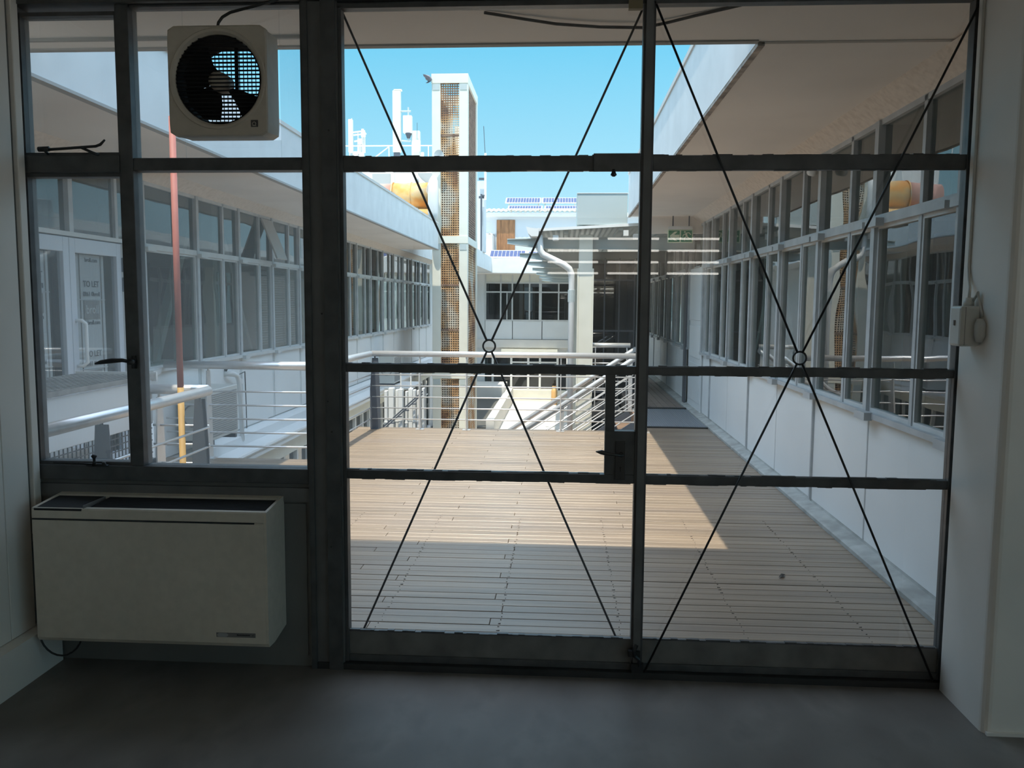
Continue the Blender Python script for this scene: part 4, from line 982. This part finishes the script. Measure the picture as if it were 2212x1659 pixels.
B('stacked_sheets', mat('stacked_white', (.55, .55, .5), .8), re, -1.75, -.3, RY + .6, RY + .9, -2.0, -1.1)
# wall-hung white cables seen in far windows
for q in range(2): MB().tube([(-1.42, RY + .4, 1.75), (-1.2, RY + .4, 1.58 - q * .05), (-.7, RY + .4, 1.45 - q * .05), (-.15, RY + .4, 1.40), (.1, RY + .4, 1.47)], .018, 6).build('hanging_cable', white_m, re)

def solar(label, x0, x1, y0, z0, y1, z1, cols=10, rows=4, group=None):
    t = root('solar_panel', label, 'solar panel', ((x0 + x1) / 2, y0, z0), group=group)
    dv = Vector((0, y1 - y0, z1 - z0)); L = dv.length; dv.normalize(); nv = Vector((0, -dv.z, dv.y))
    def P(u, v, h): p = Vector((x0, y0, z0)) + dv * v + nv * h; return (x0 + u, p.y, p.z)
    Wd = x1 - x0
    def slab(u0, u1, v0, v1, h0, h1): 
        m = MB(); m.add([P(u, v, h) for u in (u0, u1) for v in (v0, v1) for h in (h0, h1)], [(0, 1, 3, 2), (4, 6, 7, 5), (0, 4, 5, 1), (2, 3, 7, 6), (0, 2, 6, 4), (1, 5, 7, 3)]); return m
    slab(0, Wd, 0, L, -.04, 0).build('frame', pvf_m, t)
    c = MB(); g = .06
    for i in range(cols):
        for j in range(rows):
            a = g + (Wd - 2 * g) * i / cols; b = g + (Wd - 2 * g) * (i + 1) / cols; d = g + (L - 2 * g) * j / rows; e_ = g + (L - 2 * g) * (j + 1) / rows
            m = slab(a + .008, b - .008, d + .008, e_ - .008, 0, .006); c.add(m.v, m.f)
    tag(c.build('cells', pvc_m, t), kind='stuff')
    for u in (.15, Wd - .15): MB().bar(P(u, L, -.04), (x0 + u, y1, z0 - .1), .04, .04).build('leg', pvf_m, t)
# rear roof panels
solar('single blue solar panel on the rear wing roof edge, left of the porch', -3.25, -1.62, 32.6, 3.56, 33.3, 3.90, 9, 4)
solar('partly hidden solar panel on the rear wing roof behind the gutter', -1.60, .0, 32.8, 3.56, 33.4, 3.86, 9, 4)
for k in range(6):
    solar('solar panel on the right canopy roof, %s from the front, mirrored in left windows' % ('first', 'second', 'third', 'fourth', 'fifth', 'sixth')[k], 2.25, 3.9, 1.0 + 1.35 * k, 4.36, 1.75 + 1.35 * k, 4.82, 8, 4)
ps = root('roof_plant_screen', 'pale plant room block on the right canopy roof, mirrored in left windows', 'building', (3.2, 4.9, 3.5))
B('block', fascia_m, ps, 2.2, 4.6, .8, 9.4, 3.51, 4.25); B('dark_louvre', MATS['louvre_grey'], ps, 2.17, 2.2, 1.2, 2.1, 3.6, 4.1); B('dark_louvre', MATS['louvre_grey'], ps, 2.17, 2.2, 4.2, 5.1, 3.6, 4.1)
# ------------------------------------------------------------------ shed behind
sh = root('rooftop_shed', 'white corrugated-roof shed with a brown boarded door behind the rear wing', 'building', (-2, 38, 3.4))
B('wall', mat('shed_wall', (.62, .66, .69), .7), sh, -9, 5, 38, 38.3, -2.6, 5.98); B('eave', white_m, sh, -9, 5, 37.75, 38.0, 5.80, 6.0)
cs_ = MB(); x = -5.0; top = []
n_ = 140
for i in range(n_ + 1):
    x = -5.4 + 7.5 * i / n_; z = 6.04 + .03 * math.sin(i * PI / 2.0 * .9); top.append((x, z))
P = [(x, 37.6, z) for x, z in top] + [(x, 40.6, z + .45) for x, z in top]; cs_.add(P, [(i, i + 1, n_ + 2 + i, n_ + 1 + i) for i in range(n_)])
P = [(x, 37.6, z - .02) for x, z in top] + [(x, 40.6, z + .43) for x, z in top]; cs_.add(P, [(i, i + 1, n_ + 2 + i, n_ + 1 + i) for i in range(n_)])
cs_.build('corrugated_roof', mat('pale_corrugated', (.74, .70, .62), .6, n_scale=1.5, n_amt=.12), sh)
B('boarded_door', doorw_m, sh, -3.32, -2.42, 37.94, 38, 4.15, 5.66, .01)
for x in (-3.12, -2.72): B('board_gap', mat('gap_dark', (.08, .04, .02), .8), sh, x, x + .012, 37.935, 37.95, 4.15, 5.66)
B('lean_to', white_m, sh, -5.2, -3.42, 36.6, 37.9, 3.4, 4.86); 
lt = MB(); top = [(-5.3 + 1.9 * i / 40, 4.88 + .025 * math.sin(i * 1.4)) for i in range(41)]
lt.add([(x, 36.5, z) for x, z in top] + [(x, 37.98, z + .1) for x, z in top] + [(x, 36.5, z - .02) for x, z in top], [(i, i + 1, 42 + i, 41 + i) for i in range(40)] + [(i, i + 1, 83 + i, 82 + i) for i in range(40)]); lt.build('lean_to_roof', white_m, sh)
for k, (xa, lab) in enumerate(((-2.98, 'upper left'), (-1.14, 'upper right'))):
    solar(lab + ' blue solar panel of the raised array on the shed roof', xa, xa + 1.8, 38.9, 6.60, 39.7, 6.95, 12, 5)
for k, (xa, lab) in enumerate(((-2.78, 'left'), (-.98, 'right'))):
    solar(lab + ' blue solar panel of the low array, mostly hidden behind the shed eave', xa, xa + 1.7, 37.9, 6.19, 38.4, 6.40, 12, 3)

# ================================================================== PORCH
po = root('porch_roof', 'grey-green steel porch roof with tapered beams over the walkway', 'porch', (.8, 18, -2.6))
rs = MB(); n_ = 60
def rz(x): return 2.655 + (x + .45) * .055
for k in range(2):
    off = -.015 * k
    P = []; xs_ = [-.42 + 2.4 * i / n_ for i in range(n_ + 1)]
    for yy in (8.93, 30.9): P += [(x, yy, rz(x) + .012 * (i % 2) + off) for i, x in enumerate(xs_)]
    rs.add(P, [(i, i + 1, n_ + 2 + i, n_ + 1 + i) for i in range(n_)])
rs.build('roof_sheet', porch_m, po)
for yy in (9.28, 12.9, 16.2, 19.6, 23.0, 26.5, 29.8):
    b = MB()
    b.prism([(-.86, 2.555), (-.86, 2.50), (-.35, 2.43), (1.95, 2.40), (1.95, 2.60), (-.35, 2.585)], lambda u, v, d: (u, d, v), yy - .012, yy + .012)
    b.bar((-.86, yy, 2.56), (1.95, yy, 2.61), .10, .012); b.bar((-.86, yy, 2.497), (-.35, yy, 2.428), .10, .012); b.bar((-.35, yy, 2.428), (1.95, yy, 2.398), .10, .012)
    b.build('beam', porch_m, po)
for x in (.0, .8, 1.5):
    B('purlin', porch_m, po, x, x + .06, 9.0, 30.8, rz(x) - .05, rz(x) - .01)
B('pillar', cream_m, po, .225, .43, 9.12, 9.26, -2.6, 2.62, .006)
for x in (.205, .43): B('pillar_flange', cream_m, po, x, x + .02, 9.115, 9.30, -2.6, 2.12)
for yy in (16.2, 23.0): B('pillar', cream_m, po, .225, .43, yy, yy + .14, -2.6, 2.45, .006)
gu = MB(); gu.prism([(-.56, 2.715), (-.53, 2.62), (-.48, 2.575), (-.38, 2.575), (-.365, 2.70), (-.40, 2.69), (-.50, 2.70)], lambda u, v, d: (u, d, v), 8.86, 30.8)
gu.build('gutter', white_m, po)
fl = MB(); fl.bar((-.40, 8.905, rz(-.40) + .012), (1.95, 8.905, rz(1.95) + .012), .03, .04); fl.build('front_flashing', white_m, po)
dpipe = MB(); dpipe.tube([(-.36, 9.0, 2.60), (-.345, 9.0, 2.38), (-.31, 9.0, 2.32), (-.0, 9.0, 2.17), (.08, 9.02, 2.11), (.115, 9.04, 2.03), (.12, 9.05, 1.9), (.12, 9.06, -2.6)], [.045, .045, .048, .048, .048, .048, .045, .042], 12)
dpipe.build('downpipe', white_m, po, smooth=True)
MB().tube([(.12, 9.055, 1.80), (.12, 9.06, 1.62)], .055, 12).build('pipe_collar', porch_m, po)
for x, z in ((-.13, 2.60), (1.05, 2.62)):
    t = B('lamp_head', white_m, po, x - .04, x + .05, 8.95, 9.05, z - .08, z, .01)
bxr = MB().box(.185, .918, 8.91, 9.9, 2.745, 3.195).build('duct_box', mat('grey_green_box', (.46, .53, .53), .6), po, bevel=.006)
B('box_cap', white_m, po, .18, .925, 8.9, 9.92, 3.195, 3.205)
B('spotlight', white_m, po, .86, .93, 8.8, 8.9, 2.58, 2.66)
# porch glazing
hall = root('stair_hall', 'dark glazed stair hall wall behind the staircase under the porch', 'building', (.9, 11.5, -2.6))
for a, b in ((.50, .72), (.74, .98), (1.0, 1.25)): B('pane', dgl_m, hall, a, b, 11.5, 11.508, -2.5, 2.38)
for x in (.49, .73, .99, 1.26): B('mullion', mat('hall_dark', (.12, .12, .13), .6), hall, x - .012, x + .012, 11.48, 11.54, -2.6, 2.4)
for z in (-1.2, .0, 1.1, 2.0): B('transom', MATS['hall_dark'], hall, .49, 1.26, 11.49, 11.53, z, z + .03)
B('back_wall', dark_in, hall, .45, 1.3, 13.5, 13.6, -2.6, 2.4); B('side_wall', dark_in, hall, .43, .47, 11.5, 13.6, -2.6, 2.4); B('side_wall', dark_in, hall, 1.27, 1.30, 11.5, 13.6, -2.6, 2.4)

# exit sign
es = root('exit_sign', 'green and white escape sign with left arrow and running figure under the soffit', 'sign', (1.67, 8.75, 2.48))
B('sign_board', signw_m, es, 1.485, 1.845, 8.745, 8.765, 2.475, 2.665, .004)
fy = 8.744
B('arrow_field', green_m, es, 1.50, 1.655, fy - .002, fy + .004, 2.49, 2.65); B('figure_field', green_m, es, 1.675, 1.83, fy - .002, fy + .004, 2.49, 2.65)
ar = MB(); ar.prism([(1.51, 2.57), (1.585, 2.635), (1.625, 2.635), (1.575, 2.59), (1.65, 2.59), (1.65, 2.55), (1.575, 2.55), (1.625, 2.505), (1.585, 2.505)], lambda u, v, d: (u, d, v), fy - .006, fy - .001); ar.build('arrow', signw_m, es)
mn = MB(); mn.tube([(1.728, fy - .006, 2.63), (1.728, fy - .001, 2.63)], .012, 12)
for a, b, wd_ in (((1.742, 2.612), (1.758, 2.565), .026), ((1.742, 2.612), (1.79, 2.62), .011), ((1.79, 2.62), (1.812, 2.59), .011), ((1.738, 2.605), (1.705, 2.585), .011), ((1.705, 2.585), (1.70, 2.56), .010), ((1.758, 2.57), (1.725, 2.545), .014), ((1.725, 2.545), (1.73, 2.505), .013), ((1.76, 2.57), (1.785, 2.54), .014), ((1.785, 2.54), (1.82, 2.535), .012)):
    mn.bar((a[0], fy - .0035, a[1]), (b[0], fy - .0035, b[1]), .004, wd_, upv=(.3, 0, 1))
mn.build('running_figure', signw_m, es)
for x in (1.55, 1.78): B('hanger', grey_m, es, x, x + .015, 8.75, 8.76, 2.66, ZC - .01)
B('sign_bracket', white_m, es, 1.50, 1.83, 8.72, 8.80, 2.665, 2.71)

# ================================================================== STAIRS
stt = root('deck_staircase', 'steel staircase with tubular handrails going down left behind the far railing', 'stairs', (.4, 8.5, -2.6))
dz, dx = .17, .253
for i in range(13):
    xx = 1.05 - dx * (i + 1); zz = -dz * (i + 1)
    B('tread', mat('worn_tread', (.22, .14, .09), .7, n_scale=5, n_amt=.2), stt, xx, xx + dx + .02, 7.98, 9.05, zz - .03, zz)
for yy in (7.96, 9.07): MB().bar((1.05, yy, -.1), (1.05 - dx * 14, yy, -.1 - dz * 14), .03, .22).build('stringer', grey_m, stt)
B('landing', MATS['worn_tread'], stt, 1.04, 1.07, 7.9, 9.2, -.25, .0)
for yy in (7.95, 9.08):
    X_ = lambda x, h: (x, yy, (x - 1.05) * dz / dx + h)
    MB().tube([(1.10, yy, .93), X_(1.0, .90), X_(-2.4, .90)], .036, 12).build('handrail', chrome_m, stt, smooth=True)
    for q in range(5): MB().tube([X_(1.03, .13 + .14 * q), X_(-2.4, .13 + .14 * q)], .0085, 8).build('rod', chrome_m, stt, smooth=True)
    for x in (1.02, .0, -1.1, -2.2): MB().bar(X_(x, .0), X_(x, .88), .012, .06).build('post', chrome_m, stt)
gr2 = [(.30, 9.32, 0), (1.03, 9.32, 0)]
railing('landing_railing', 'short white-topped guard rail beyond the staircase by the porch pillar', gr2, [(.98, 9.32, 0, 'y'), (.50, 9.32, 0, 'y')], zt=.965)
# ------------------------------------------------------------------ gas bottle
gb = root('gas_bottle', 'orange gas bottle on the sunlit courtyard floor', 'bottle', (-.33, 31.0, -2.6))
MB().tube([(-.33, 31, -2.6), (-.33, 31, -2.55), (-.33, 31, -2.05), (-.33, 31, -1.95), (-.33, 31, -1.9)], [.11, .13, .13, .10, .04], 16).build('cylinder', mat('gas_orange', (.75, .45, .18), .5), gb, smooth=True)
MB().torus((-.33, 31, -1.84), .08, .015, 'z', 16, 6).build('collar', MATS['gas_orange'], gb); MB().tube([(-.33, 31, -1.9), (-.33, 31, -1.8)], .03, 8).build('valve', black_m, gb)

for o in bpy.data.objects:
    if '_o' in o: del o['_o']
